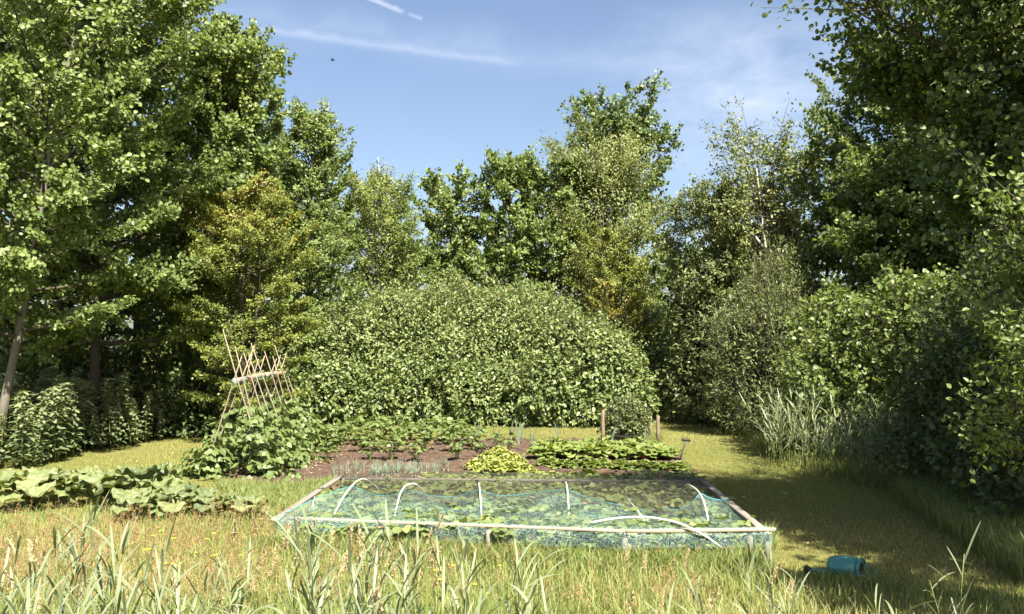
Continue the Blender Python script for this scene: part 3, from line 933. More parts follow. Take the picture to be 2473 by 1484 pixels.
# bushes right of the path
shrub('elder_bush', 'feathery mid-green bush at the mouth of the path tunnel', 'bush', [(at_px(1705, 25) + np.array([0, 0, 1.6]), (1.1, 1.1, 1.35)), (at_px(1725, 24.5) + np.array([0, 0, 2.6]), (1.0, 1.0, 1.3)), (at_px(1675, 25.5) + np.array([0, 0, 2.6]), (.8, .9, 1.0))],
      2600, 8, L_OVAL, .11, M['currant'], 131, shoot=.5, up=.2, droop=.1)
shrub('elder_bush', 'dark leafy bush closing the far end of the path', 'bush', [(at_px(1605, 31) + np.array([0, 0, 1.3]), (1.3, 1.0, 1.5)), (at_px(1580, 33) + np.array([0, 0, 2.0]), (1.6, 1.0, 1.7)), (at_px(1660, 33) + np.array([0, 0, 1.6]), (1.8, 1.0, 2.0))], 1900, 8, L_HEART, .15, M['alder_dark'], 132, shoot=.4)
shrub('willow_bush', 'tall grey-green willow bush right of the path', 'bush', [(at_px(1850, 21.5) + np.array([0, 0, 1.5]), (1.15, 1.2, 1.7)), (at_px(1880, 22) + np.array([0, 0, 2.9]), (.95, 1.0, 1.5)), (at_px(1790, 22) + np.array([0, 0, 1.0]), (.9, 1.0, 1.1)), (at_px(1930, 21) + np.array([0, 0, 2.2]), (.7, .8, 1.0)), (at_px(1770, 21.5) + np.array([0, 0, 2.2]), (.5, .6, .7)), (at_px(1850, 21.5) + np.array([0, -.6, 2.6]), (.6, .5, .7))],
      4200, 9, L_LONG, .10, M['willow'], 133, shoot=.65, up=.9, droop=-.1, tall=.2)
shrub('lime_bush', 'bright yellow-green bush top between the willow bush and the white-stemmed birch', 'bush', [(at_px(1830, 24.5) + np.array([0, 0, 3.2]), (1.3, 1.0, 1.1))], 1100, 8, L_OVAL, .11, M['lime'], 134, shoot=.5, up=.4)
shrub('birch_bush', 'wide dark glossy-leaved bush behind the reed tussock', 'bush', [(at_px(2040, 17.0) + np.array([0, 0, 1.1]), (1.3, 1.1, 1.25)), (at_px(2150, 16.5) + np.array([0, 0, 1.6]), (1.25, 1.0, 1.35)), (at_px(2230, 16) + np.array([0, 0, 2.5]), (1.2, .9, .9)), (at_px(2020, 18) + np.array([0, 0, 2.4]), (.9, .8, .8))],
      3400, 8, L_ROUND, .085, M['alder'], 135, shoot=.45, up=.25)
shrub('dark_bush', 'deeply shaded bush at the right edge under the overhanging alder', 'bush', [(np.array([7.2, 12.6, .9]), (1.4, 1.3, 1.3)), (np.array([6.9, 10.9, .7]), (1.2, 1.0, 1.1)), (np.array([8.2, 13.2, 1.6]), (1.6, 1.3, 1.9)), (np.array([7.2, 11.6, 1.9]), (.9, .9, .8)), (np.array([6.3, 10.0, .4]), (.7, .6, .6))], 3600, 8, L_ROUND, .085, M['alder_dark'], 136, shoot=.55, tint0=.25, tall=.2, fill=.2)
tree('sallow_bush', 'near sallow bush at the right edge with upright pale shoots', 'bush', np.array([3.95, 6.0, 0]), 3.1, [(0, .1), (.3, .3), (.45, .55), (.7, .68), (.85, .5), (1, .2)], 46, 14, 13000, L_OVAL, .052, M['alder'], M['stalk_green'], 137,
     cb=.58, elev=(10, 78), flat=.1, stems=3, trunk_r=.035, sub_len=.34)

rg = np.random.default_rng(3)
n = 26000
x = rg.uniform(-27, 24, n); y = 37 + 3 * np.sin(x * .4) + rg.uniform(-1.5, 1.5, n)
z = rg.random(n) ** .8 * (2.6 + .7 * np.sin(x * 1.1) + .5 * np.sin(x * 2.7))
g = Geo()
leaves(g, L_OVAL, np.stack([x, y, z], -1), rg.normal(0, 1, (n, 3)), np.array([0, -.7, .6]) + rg.normal(0, .5, (n, 3)), .28 * rg.uniform(.6, 1.2, n), np.clip(rg.normal(.4, .2, n), 0, 1))
tag(obj('undergrowth', g, M['alder_dark']), kind='stuff')

print('SHRUBS DONE')
# ------------------------------------------------------------------ nettles
def stem_plant(name, label, cat, group, seed, H, pairs, leaf, tmpl, leafm, droop=.25, tassel=True):
    rg = np.random.default_rng(seed)
    root = thing(name, label, cat, (0, 0, -40), 0, group)
    st, lf = Geo(), Geo()
    s = np.linspace(0, 1, 6)
    b = rg.normal(0, .10, 2)
    pts = np.stack([b[0] * s ** 2 * H, b[1] * s ** 2 * H, H * s], -1)
    st.tube(pts, .008 * (1 - .7 * s) + .001, 5)
    pos, dr, nn, sz, tn = [], [], [], [], []
    for i in range(pairs):
        h = .12 + .88 * (i + .5) / pairs
        p = np.array([np.interp(h, s, pts[:, k]) for k in range(3)])
        for sgn in (0, PI):
            for q in range(2 if h < .8 else 3):
                a = i * PI / 2 + sgn + rg.normal(0, .3) + q * .8
                d = np.array([math.cos(a), math.sin(a), rg.normal(.05, .25) - droop])
                pos.append(p + d * .03); dr.append(d)
                nn.append(UP + rg.normal(0, .3, 3))
                sz.append(leaf * (1.1 - .55 * h) * rg.uniform(.8, 1.25))
                tn.append(np.clip(.35 + .3 * h + rg.normal(0, .15), 0, 1))
        if tassel and h > .55:
            for q in range(6):
                a = rg.uniform(0, 6.28)
                d = np.array([math.cos(a), math.sin(a), rg.uniform(-.9, .5)])
                pos.append(p); dr.append(d); nn.append(rg.normal(0, 1, 3)); sz.append(leaf * .55); tn.append(.95)
    leaves(lf, tmpl, np.array(pos), np.array(dr), np.array(nn), np.array(sz), np.array(tn))
    obj('stem', st, M['stalk_green'], root)
    obj('foliage', lf, leafm, root)
    return root


rg = np.random.default_rng(5)
netp = [stem_plant('nettle', 'nettle stem', 'nettle', None, 200 + i, 1.15, 18, .115, L_OVAL, M['nettle']) for i in range(4)]
placed = 0


def place_nettles(poly_px, n, hlo, hhi, label, group, hfun=None):
    global placed
    pl = [P(*q) for q in poly_px]
    x0, x1 = min(q[0] for q in pl), max(q[0] for q in pl)
    y0, y1 = min(q[1] for q in pl), max(q[1] for q in pl)
    c = 0
    while c < n:
        x, y = rg.uniform(x0, x1), rg.uniform(y0, y1)
        if not inpoly(np.array([x]), np.array([y]), pl)[0]:
            continue
        s = rg.uniform(hlo, hhi)
        if hfun:
            s *= hfun(x, y)
        dup(netp[c % 4], (x, y, terrain(x, y)), rg.uniform(0, 6.28), (s * 1.15, s * 1.15, s), label, group, (rg.normal(0, .10), rg.normal(.02, .10)))
        c += 1


place_nettles([(-160, 1125), (60, 1128), (200, 1100), (345, 1078), (330, 1040), (100, 1045), (-160, 1050)], 230, .75, 1.6, 'grey-green nettle in the tall bank at the left edge of the lawn', 'nettles of the tall left bank', lambda x, y: float(np.interp(x, [-9.5, -7.2], [1.0, .72])))
place_nettles([(335, 1072), (440, 1052), (560, 1030), (560, 1012), (400, 1022), (330, 1042)], 170, .65, 1.05, 'nettle in the lower bank between the tall nettles and bean canes', 'nettles of the low bank')
for o in netp:
    for ch in list(o.children):
        bpy.data.objects.remove(ch)
    bpy.data.objects.remove(o)

# ------------------------------------------------------------------ bean frame
ZB = 1.60
B0, B1, B2 = P(566, 921, ZB), P(642, 906, ZB + .02), P(692, 901, ZB)
root = thing('bean_frame', 'bean frame of crossed canes tied to a long pale wooden bar', 'bean frame', (B0[0], B0[1], 0))
org = np.array([B0[0], B0[1], 0])
g = Geo(); g.plank(B0 - org, B1 - org + (B1 - B0) * .02, .05, .085); obj('crossbar', g, M['batten'], root)
g = Geo(); g.plank(B1 - org + np.array([.03, -.1, .01]), B2 - org, .05, .08); obj('crossbar', g, M['batten'], root)
rgb = np.random.default_rng(77)
axis = norm((B2 - B0)[:2]); side2 = np.array([axis[1], -axis[0]])   # towards the right of the row
feet = []
npair = 9
tg = Geo()
tgb = Geo()
for i in range(npair):
    u = (i + .08) / (npair - .85)
    c = B0 + (B2 - B0) * u if u > .6 else B0 + (B1 - B0) * (u / .62)
    c = np.array([c[0], c[1], ZB])
    for sgn in (-1, 1):
        tilt = rgb.normal(0, .08 if i == 0 else .14) + (.05 if i == 0 else 0)
        foot = np.array([c[0] + side2[0] * sgn * rgb.uniform(.42, .62) + axis[0] * tilt, c[1] + side2[1] * sgn * .5 + axis[1] * tilt, -.03])
        off = sgn * .035
        cr = c + np.array([side2[0] * off, side2[1] * off, rgb.uniform(-.08, .06)])
        d = norm(cr - foot)
        ext = rgb.uniform(.35, .75)
        if i == 0 and sgn == 1: ext = .85
        if i == npair - 1: ext = .95 if sgn == 1 else .7
        tip = cr + d * ext
        mid = (foot + cr) / 2 + rgb.normal(0, .012, 3)
        g = Geo(); g.tube(np.array([foot, mid, cr, tip]) - org, [.013, .0125, .0115, .009], 6)
        obj('cane', g, M['cane'], root, True)
        feet.append((foot, cr))
    for q in range(1):
        k = tg if rgb.random() < .45 else tgb
        th = np.linspace(0, 2 * PI, 12)
        ring = np.stack([np.cos(th) * .05, np.sin(th) * .03, np.sin(th + q) * .06], -1) + c - org
        k.tube(ring, .004, 4)
obj('tie', tg, M['string'], root)
obj('tie', tgb, M['string_blue'], root)


def bean_vine(foot, cr, H, n, seed, label, parent_group):
    rg = np.random.default_rng(seed)
    root = thing('runner_bean', label, 'bean plant', (foot[0], foot[1], 0), 0, parent_group)
    org = np.array([foot[0], foot[1], 0])
    d = norm(cr - foot)
    st, lf = Geo(), Geo()
    s = np.linspace(0, 1, 22)
    Lh = H * 1.15
    helix = np.array([foot + d * (Lh * q) + np.array([math.cos(q * 26), math.sin(q * 26), 0]) * .02 for q in s]) - org
    st.tube(helix, .005, 4)
    w = rg.beta(1.0, 1.9, n)
    p = foot + d * (Lh * w)[:, None]
    sp = .26 * (1.05 - .80 * w)
    off = rg.normal(0, 1, (n, 3)) * sp[:, None] * np.array([1, 1, .5])
    p = p + off
    p[:, 2] = np.maximum(p[:, 2], .06)
    out = norm(off + 1e-6) * np.array([1, 1, 0])
    P3, D3, N3 = [], [], []
    for k in (-1, 0, 1):
        a = k * 1.5
        dd = np.stack([out[:, 0] * math.cos(a) - out[:, 1] * math.sin(a), out[:, 0] * math.sin(a) + out[:, 1] * math.cos(a), np.full(n, -.55)], -1)
        P3.append(p + dd * .02); D3.append(dd + rg.normal(0, .25, (n, 3))); N3.append(UP * .9 + out * .8 + rg.normal(0, .35, (n, 3)))
    P3, D3, N3 = map(np.concatenate, (P3, D3, N3))
    leaves(lf, L_HEART, P3 - org, D3, N3, .125 * rg.uniform(.65, 1.25, len(P3)), np.clip(.5 + rg.normal(0, .2, len(P3)), 0, 1))
    obj('stem', st, M['stalk_green'], root)
    obj('foliage', lf, M['bean'], root)


for i, (ft, cr) in enumerate(feet):
    sd = 'inner path side' if i % 2 == 0 else 'soil side'
    k = i // 2
    H = (1.05 + rgb.uniform(-.15, .22)) * (1.0 if k > 0 else .75)
    f2 = ft + np.array([side2[0], side2[1], 0]) * (.10 if i % 2 else -.02)
    bean_vine(f2, cr, H, 78 if i % 2 == 0 else 100, 300 + i, f'runner bean climbing the {ORD[k]} cane from the near end on the {"lawn" if i % 2 == 0 else "soil"} side', 'runner beans on the canes')

# ------------------------------------------------------------------ vegetables


def rosette(root_name, label, cat, group, seed, nleaf, length, leafm, H=.25, tmpl=L_HEART, stalk=None, stalk_len=.5, spread_=(.25, 1.1), trif=True, tint=.5):
    """a bush of leaves on leaf stalks from one base"""
    rg = np.random.default_rng(seed)
    root = thing(root_name, label, cat, (0, 0, -40), 0, group)
    st, lf = Geo(), Geo()
    A, Bv, pos, dr, nn, sz = [], [], [], [], [], []
    for i in range(nleaf):
        a = i * 2.4 + rg.normal(0, .3)
        rr = rg.uniform(*spread_)
        h = H * rg.uniform(.45, 1.1)
        tip = np.array([math.cos(a) * rr * stalk_len, math.sin(a) * rr * stalk_len, h])
        A.append(np.array([tip[0] * .12, tip[1] * .12, 0])); Bv.append(tip)
        o = np.array([math.cos(a), math.sin(a), 0])
        ks = (-1.25, 0, 1.25) if trif else (0,)
        for k in ks:
            dd = np.array([math.cos(a + k), math.sin(a + k), rg.normal(-.15, .2)])
            pos.append(tip + dd * .01); dr.append(dd); nn.append(UP + o * .35 + rg.normal(0, .3, 3)); sz.append(length * rg.uniform(.7, 1.2))
    st.sticks(np.array(A), np.array(Bv), .0045, .003)
    leaves(lf, tmpl, np.array(pos), np.array(dr), np.array(nn), np.array(sz), np.clip(tint + rg.normal(0, .2, len(pos)), 0, .95))
    obj('stalk', st, stalk or M['stalk_green'], root)
    obj('foliage', lf, leafm, root)
    return root


def kill(protos):
    for o in protos:
        for ch in list(o.children):
            bpy.data.objects.remove(ch)
        bpy.data.objects.remove(o)


rg = np.random.default_rng(9)
bush = [rosette('bush_bean', 'bush bean', 'bean plant', None, 400 + i, 15, .11, M['bean'], H=.36, stalk_len=.15) for i in range(4)]
rows = [  # label of the row, px list, y, scale
    ('front row of bush beans', [790, 893, 945, 1003, 1105, 1160, 1222], [1112, 1112, 1112, 1118, 1114, 1106, 1100], .95),
    ('second row of bush beans', [812, 873, 908, 962, 1030, 1092, 1143, 1200], [1096, 1094, 1092, 1096, 1090, 1092, 1088, 1086], 1.0),
    ('third row of bush beans', [762, 815, 862, 918, 980, 1024, 1076, 1118, 1155], [1078, 1079, 1078, 1077, 1077, 1076, 1077, 1078, 1080], 1.25),
    ('fourth row of bush beans', [760, 806, 850, 898, 945, 990, 1035, 1082, 1122], [1068, 1068, 1068, 1067, 1067, 1067, 1067, 1068, 1068], 1.3),
    ('last row of bush beans by the lawn', [775, 832, 880, 930, 975, 1020, 1068, 1108], [1060, 1060, 1060, 1060, 1060, 1060, 1060, 1061], 1.3)]
for rname, pxs, pys, sc in rows:
    for i, (px, py) in enumerate(zip(pxs, pys)):
        c = P(px, py)
        dup(bush[i % 4], (c[0], c[1], .01), rg.uniform(0, 6.28), sc * rg.uniform(.85, 1.12), f'{ORD[i]} bush bean from the canes in the {rname}', 'bush beans on the bare soil')
kill(bush)

# leeks gone tall
def leek(seed):
    rg = np.random.default_rng(seed)
    root = thing('leek', 'leek', 'leek', (0, 0, -40))
    st, lf = Geo(), Geo()
    st.tube(np.array([[0, 0, -.02], [.01, 0, .12], [.015, .0, .22]]), [.013, .012, .010], 6)
    for i in range(6):
        a = i * PI + rg.normal(0, .35)
        s = np.linspace(0, 1, 6)
        L = rg.uniform(.35, .62)
        bend = rg.uniform(.08, .45)
        c = np.stack([math.cos(a) * bend * L * s ** 1.6, math.sin(a) * bend * L * .4 * s ** 1.6, .16 + L * s - bend * .35 * L * s ** 2.5], -1)
        wv = .014 * (1 - s ** 2) + .002
        sd = np.array([-math.sin(a) * .4, math.cos(a) * .4, 0]) + np.array([.8, 0, 0])
        sd = norm(sd)
        lf.grid(np.stack([c - sd * wv[:, None], c + UP * .004, c + sd * wv[:, None]], 1), np.clip(rg.normal(.5, .2), 0, 1))
    obj('shaft', st, M['leek'], root)
    obj('blades', lf, M['leek'], root)
    return root


lk = [leek(450 + i) for i in range(3)]
for i, (px, py) in enumerate([(1152, 1082), (1196, 1084), (1234, 1076), (1252, 1088), (1284, 1086), (1262, 1072), (1345, 1080), (1478, 1084), (1556, 1086)]):
    c = P(px, py)
    lab = ['leek next to the end of the bush bean rows', 'leek with a white bent shaft beside the bush beans', 'leek standing behind the others with tall arching blades', 'leek in the middle of the soil gap with a pale shaft',
           'wide-forked leek nearest the red-stalked chard', 'small leek at the back of the soil gap', 'leek among the chard leaves', 'leek blades rising before the currant bush', 'leek by the bare soil under the currant bush'][i]
    dup(lk[i % 3], (c[0], c[1], 0), rg.normal(0, .5), rg.uniform(.75, .95), lab, 'leeks in the plot')
kill(lk)

# onions: two strips of thin blue-green leaves
def onion(seed):
    rg = np.random.default_rng(seed)
    root = thing('onion', 'onion', 'onion', (0, 0, -40))
    lf, bl = Geo(), Geo()
    for i in range(6):
        a = rg.uniform(0, 6.28)
        L = rg.uniform(.20, .34)
        s = np.linspace(0, 1, 4)
        b = rg.uniform(.05, .35)
        c = np.stack([math.cos(a) * b * L * s ** 1.5, math.sin(a) * b * L * s ** 1.5, L * s], -1)
        lf.tube(c, .0055 * (1 - .75 * s) + .0008, 4, np.clip(rg.normal(.5, .25), 0, 1))
    bl.tube(np.array([[0, 0, -.02], [0, 0, .02], [0, 0, .05]]), [.016, .02, .008], 6)
    obj('bulb', bl, M['cane'], root)
    obj('blades', lf, M['leek'], root)
    return root


on = [onion(470 + i) for i in range(3)]
for i in range(95):
    px = rg.uniform(880, 985) if i < 46 else (rg.uniform(800, 880) if i < 64 else rg.uniform(985, 1085))
    py = rg.uniform(1140, 1158) if i < 46 else rg.uniform(1138, 1156)
    c = P(px, py)
    lab, grp = ('onion in the dense blue-green patch of onions', 'onions of the dense patch') if i < 46 else (('thinly spaced onion on the bean cane side of the dense onion patch', 'onions on the cane side') if i < 64 else ('thinly spaced onion on the lettuce side of the dense onion patch', 'onions on the lettuce side'))
    dup(on[i % 3], (c[0], c[1], .01), rg.uniform(0, 6.28), rg.uniform(.55, .85), lab, grp)
kill(on)


def ruffle(geo, base, az, length, width, rise, curl, rg, tint, nu=7, nv=7, frill=.12, lobes=5, ribs=0.0):
    """a large leaf blade: midrib arching from base, frilled edges"""
    s = np.linspace(0, 1, nu)
    o = np.array([math.cos(az), math.sin(az), 0]); sd = np.array([-math.sin(az), math.cos(az), 0])
    mid = base + o * (length * s * math.cos(rise))[:, None] + UP * (length * (s * math.sin(rise) - curl * s ** 2))[:, None]
    tan = norm(np.gradient(mid, axis=0))
    nr = norm(np.cross(sd[None], tan))
    nr *= np.sign(nr[:, 2:3] + 1e-6)
    wv = width * np.sin(np.clip(s * .93 + .10, 0, 1) * PI) ** .6
    v = np.linspace(-1, 1, nv)
    ph = rg.uniform(0, 6.28)
    pts = mid[:, None] + sd[None, None] * (wv[:, None] * v[None] * .5)[..., None]
    edge = np.abs(v) ** 1.6
    wave = np.sin(s[:, None] * lobes * 2.7 + v[None] * 3 + ph) * edge[None] * frill * length + .10 * length * (np.abs(v)[None] * (1 - s[:, None])) 
    wave = wave + ribs * length * (np.cos(v[None] * 11 + 2.2 * s[:, None]) + .6 * np.cos(s[:, None] * 17 + ph)) * np.sin(s[:, None] * PI)
    pts = pts + nr[:, None] * (wave)[..., None] + o * (np.sin(s[:, None] * lobes * 4 + ph * 2) * edge[None] * frill * .5 * length)[..., None]
    tv = np.clip(tint + rg.normal(0, .06, (nu, nv)) - .10 * (1 - np.abs(v))[None], 0, 1)
    geo.grid(pts, tv.ravel())


def lettuce(seed, n, L, frill=.16, name='lettuce', leafm=None, flat=1.0):
    rg = np.random.default_rng(seed)
    root = thing(name, 'lettuce', 'lettuce', (0, 0, -40))
    lf, st = Geo(), Geo()
    for i in range(n):
        u = i / n
        ruffle(lf, np.array([0, 0, .03 + .05 * u]), i * 2.4 + rg.normal(0, .2), L * (1.05 - .5 * u) * rg.uniform(.85, 1.15), L * .85 * (1 - .35 * u), (.25 + 1.0 * u) * flat, .25 + .2 * rg.random(), rg, np.clip(.35 + .35 * u + rg.normal(0, .12), 0, 1), 6, 7, frill)
    st.tube(np.array([[0, 0, -.02], [0, 0, .06]]), [.02, .015], 6)
    obj('heart', st, M['lettuce'], root)
    obj('leaf_rosette', lf, leafm or M['lettuce'], root, True)
    return root


lt = [lettuce(500 + i, 26, .21) for i in range(3)]
# the heap of pale lettuces
k = 0
heap = [(1160, 1150), (1195, 1156), (1232, 1158), (1262, 1152), (1150, 1136), (1185, 1140), (1222, 1142), (1250, 1138), (1182, 1124), (1212, 1126), (1238, 1126), (1205, 1116), (1285, 1158)]
for (px, py) in heap:
    c = P(px, py)
    dup(lt[k % 3], (c[0], c[1], .0 + .14 * math.exp(-((px - 1205) / 45) ** 2)), rg.uniform(0, 6.28), rg.uniform(1.0, 1.3), 'frilly yellow-green lettuce in the crowded heap behind the net bed', 'lettuces in the crowded heap')
    k += 1
for i, (px, py, s, lab) in enumerate([(1300, 1160, .8, 'small pale lettuce beside the crowded lettuce heap'), (1335, 1158, .85, 'single bright lettuce between the heap and the last pale lettuces'), (1385, 1158, .8, 'small bright lettuce, next to last toward the chard'), (1420, 1154, 1.0, 'bright lettuce nearest the shaded soil')]):
    c = P(px, py)
    dup(lt[i % 3], (c[0], c[1], 0), rg.uniform(0, 6.28), s, lab, 'single pale lettuces')
kill(lt)
lt = [lettuce(520 + i, 22, .24, .11, 'lettuce', M['chard'], 1.1) for i in range(3)]
for o in lt:
    o['category'] = 'lettuce'
for i in range(17):
    px = 1312 + i * 20.5
    c = P(px, 1128 + 10 * i / 16 + rg.normal(0, 1.0))
    where = 'sunlit' if px < 1540 else 'shaded'
    dup(lt[i % 3], (c[0], c[1], 0), rg.uniform(0, 6.28), rg.uniform(.85, 1.1), f'{ORD[i]} head from the bean side in the long row of green lettuce', 'row of green lettuces')
kill(lt)


def chard(seed, n, L):
    rg = np.random.default_rng(seed)
    root = thing('chard', 'chard', 'chard', (0, 0, -40))
    lf, st = Geo(), Geo()
    for i in range(n):
        u = i / n
        az = i * 2.4 + rg.normal(0, .2)
        el = .55 + .75 * u
        sl = L * rg.uniform(.35, .7)
        tip = np.array([math.cos(az) * math.cos(el) * sl, math.sin(az) * math.cos(el) * sl, math.sin(el) * sl])
        st.tube(np.array([[0, 0, -.01], tip * .5 + np.array([0, 0, .01]), tip]), [.011, .009, .006], 5)
        ruffle(lf, tip, az, L * rg.uniform(.8, 1.15), L * .62, el * .65, .35 + .2 * rg.random(), rg, np.clip(.5 + rg.normal(0, .18), 0, 1), 7, 5, .07, 4)
    obj('stalk', st, M['stalk_red'], root, True)
    obj('foliage', lf, M['chard'], root, True)
    return root


cd = [chard(540 + i, 15, .27) for i in range(4)]
n = 0
for rname, py, pxs, sc in (('front chard row', 1108, np.linspace(1298, 1615, 13), 1.0), ('middle chard row', 1096, np.linspace(1302, 1600, 12), 1.05), ('back chard row', 1084, np.linspace(1310, 1560, 10), .95)):
    for i, px in enumerate(pxs):
        c = P(px + rg.normal(0, 4), py + rg.normal(0, 1.5) + (px - 1300) * .015)
        dup(cd[i % 4], (c[0], c[1], 0), rg.uniform(0, 6.28), sc * rg.uniform(.85, 1.15), f'{ORD[i]} red-stalked chard from the bean side in the {rname}', 'red-stalked chard plants')
kill(cd)

# currant bush with posts and wires
c = P(1513, 1065); d = c[1]
shrub('currant_bush', 'round grey-green currant bush between the thin posts', 'bush', [(c + np.array([0, 0, .50]), (.42, .42, .46)), (c + np.array([-.20, .05, .40]), (.36, .36, .38)), (c + np.array([.22, .0, .42]), (.28, .36, .36))], 1300, 6, L_ROUND, .055, M['currant'], 560, shoot=.22, up=.4, stems=14, barkm=M['bark_pale'], ground_z=.14)
posts = []
for (px, yt, yb, w, lab) in [(1456, 991, 1072, 9, 'thin wooden post left of the currant bush'), (1512, 1020, 1056, 7, 'thin short post half hidden behind the currant bush'), (1571, 1006, 1055, 7, 'thin post, the farther of two right of the currant bush'), (1589, 1005, 1066, 9, 'thick post, the nearer of two beside the currant bush')]:
    c = P(px, yb); d = c[1]
    h = top_h(yt, d) - 0
    root = thing('wooden_post', lab, 'post', (c[0], c[1], 0), 0, 'posts round the currant bush')
    r = WPX(w, d) / 2
    g = Geo()
    g.tube(np.array([[0, 0, -.1], [.004, 0, h * .4], [.0, .01, h * .8], [.012, 0, h - .008], [.012, 0, h]]), [r, r * 1.02, r * .97, r * .96, r * .80], 10)
    obj('shaft', g, M['post'], root, True)
    g = Geo()
    th = np.linspace(0, 2 * PI, 14)
    zz = h * .25 if px > 1500 else h * .18
    g.tube(np.stack([np.cos(th) * (r + .004), np.sin(th) * (r + .004), np.full(14, zz)], -1), .004, 4)
    obj('wire_tie', g, M['wire'], root)
    posts.append((c[0], c[1], h, zz))
for i, (a, b, f) in enumerate([(0, 3, .25), (1, 2, .62)]):
    pa, pb = posts[a], posts[b]
    A_ = np.array([pa[0], pa[1] - .05, pa[2] * f]); B_ = np.array([pb[0], pb[1] - .05, pb[2] * f])
    s = np.linspace(0, 1, 9)
    pts = A_ + (B_ - A_) * s[:, None] - UP * (.02 * np.sin(s * PI))[:, None]
    g = Geo(); g.tube(pts - A_, .003, 4)
    o = obj('support_wire', g, M['wire']); o.location = tuple(A_)
    tag(o, ['low thin wire stretched before the currant bush', 'higher thin wire stretched behind the currant bush'][i], 'wire')

# spade in the ground
c = P(1640, 1120); tipz = top_h(1062, c[1])
root = thing('spade', 'spade standing in the soil with a dark handle beside the chard', 'spade', (c[0], c[1], 0))
tp = Q(1656, 1064, c[1]) - c
g = Geo(); g.tube(np.array([[0, 0, -.02], tp * .5, tp]), [.021, .019, .019], 8); obj('shaft', g, M['spade_shaft'], root, True)
g = Geo(); g.tube(np.array([tp + np.array([-.07, -.02, .012]), tp + np.array([-.02, 0, .014]), tp + np.array([.03, .0, .008]), tp + np.array([.085, .02, -.012])]), [.024, .030, .030, .023], 8); obj('handle', g, M['iron'], root, True)
g = Geo()
g.box((-.003, 0, -.10), .17, .014, .22, .1)
g.box((-.003, 0, .012), .175, .03, .012, .1)
obj('blade', g, M['iron'], root)

# ------------------------------------------------------------------ net bed
ZR = .29
FL, FR, BR, BL = P(662, 1252, ZR), P(1858, 1279, ZR), P(1697, 1156, ZR), P(826, 1149, ZR)
FM = P(1180, 1272, ZR + .02); FM2 = P(1510, 1283, ZR)
root = thing('bed_frame', 'low wooden frame of grey rails on posts round the netted bed', 'bed frame', (FM[0], FM[1], 0))
org = np.array([FM[0], FM[1], 0])
for nm, a, b, w, h, mt in [('front_rail', FL + np.array([.15, 0, 0]), FM2 + np.array([-.002, 0, 0]), .045, .028, 'wood'), ('front_rail', FM2 + np.array([0, .0, .0]), FR + np.array([.06, 0, 0]), .05, .032, 'wood'),
                           ('side_rail', FL + np.array([0, -.02, -.022]), BL + np.array([-.03, .1, -.02]), .08, .03, 'wood_grey'), ('side_rail', FR + np.array([-.06, .06, -.012]), BR + np.array([-.03, .05, -.01]), .085, .032, 'wood_grey'),
                           ('back_rail', BL + np.array([.05, 0, -.045]), BR + np.array([-.1, 0, -.045]), .06, .03, 'wood_grey')]:
    g = Geo(); g.plank(a - org, b - org, w, h, bend=.0); obj(nm, g, M[mt], root)
for pc in (FR + np.array([-.19, .03, 0]), FR + np.array([.0, .10, 0]), FM2 + np.array([0, .05, 0]), FL + np.array([.25, .05, 0]), BR, BL, (FL + BL) / 2, (FR + BR) / 2, FM + np.array([0, .06, 0])):
    g = Geo(); r = .03
    g.tube(np.array([[pc[0], pc[1], -.1], [pc[0], pc[1], .1], [pc[0], pc[1], ZR - .03]]) - org, [r, r * 1.03, r], 9)
    obj('post', g, M['wood_grey'], root, True)

HOOPS = []
hp = [((781, 1293), (830, 1200, .36), (872, 1158, .48), 'white hoop at the bean cane end of the netted bed beside the grey rail'), ((943, 1290), (968, 1190, .41), (998, 1169, .48), 'white hoop leaning over, next after the end hoop near the onions'),
      ((1166, 1290), (1160, 1200, .40), (1156, 1168, .48), 'upright white hoop in the middle of the teal net'), ((1375, 1298), (1372, 1205, .40), (1367, 1167, .48), 'upright white hoop where the teal net starts to sag'),
      ((1722, 1318), (1700, 1213, .42), (1672, 1176, .47), 'tall curved white hoop at the shaded end of the netted bed')]
for (f, s_, a, lab) in hp:
    f3, s3, a3 = P(f[0], f[1], 0), P(*s_), P(*a)
    re = a3 + (a3 - s3) * np.array([1, 1, 0]); re[2] = s3[2] * .8
    rf = a3 + (a3 - f3) * np.array([1, 1, 0]); rf[2] = -.02
    f3[2] = -.02
    ctrl = [f3, s3, a3, re, rf]
    # Catmull-Rom through the control points
    c2 = [ctrl[0] * 2 - ctrl[1]] + ctrl + [ctrl[-1] * 2 - ctrl[-2]]
    pts = []
    for i in range(1, len(c2) - 2):
        for q in np.linspace(0, 1, 8, endpoint=False):
            p0, p1, p2, p3 = c2[i - 1], c2[i], c2[i + 1], c2[i + 2]
            pts.append(.5 * (2 * p1 + (p2 - p0) * q + (2 * p0 - 5 * p1 + 4 * p2 - p3) * q ** 2 + (3 * p1 - p0 - 3 * p2 + p3) * q ** 3))
    pts.append(ctrl[-1])
    pts = np.array(pts)
    HOOPS.append((f3, s3, a3, re))
    g = Geo(); g.tube(pts - f3, .0095, 8)
    o = obj('hoop', g, M['pipe'], None, True); o.location = tuple(f3)
    tag(o, lab, 'hoop', 'white hoops of the netted bed')
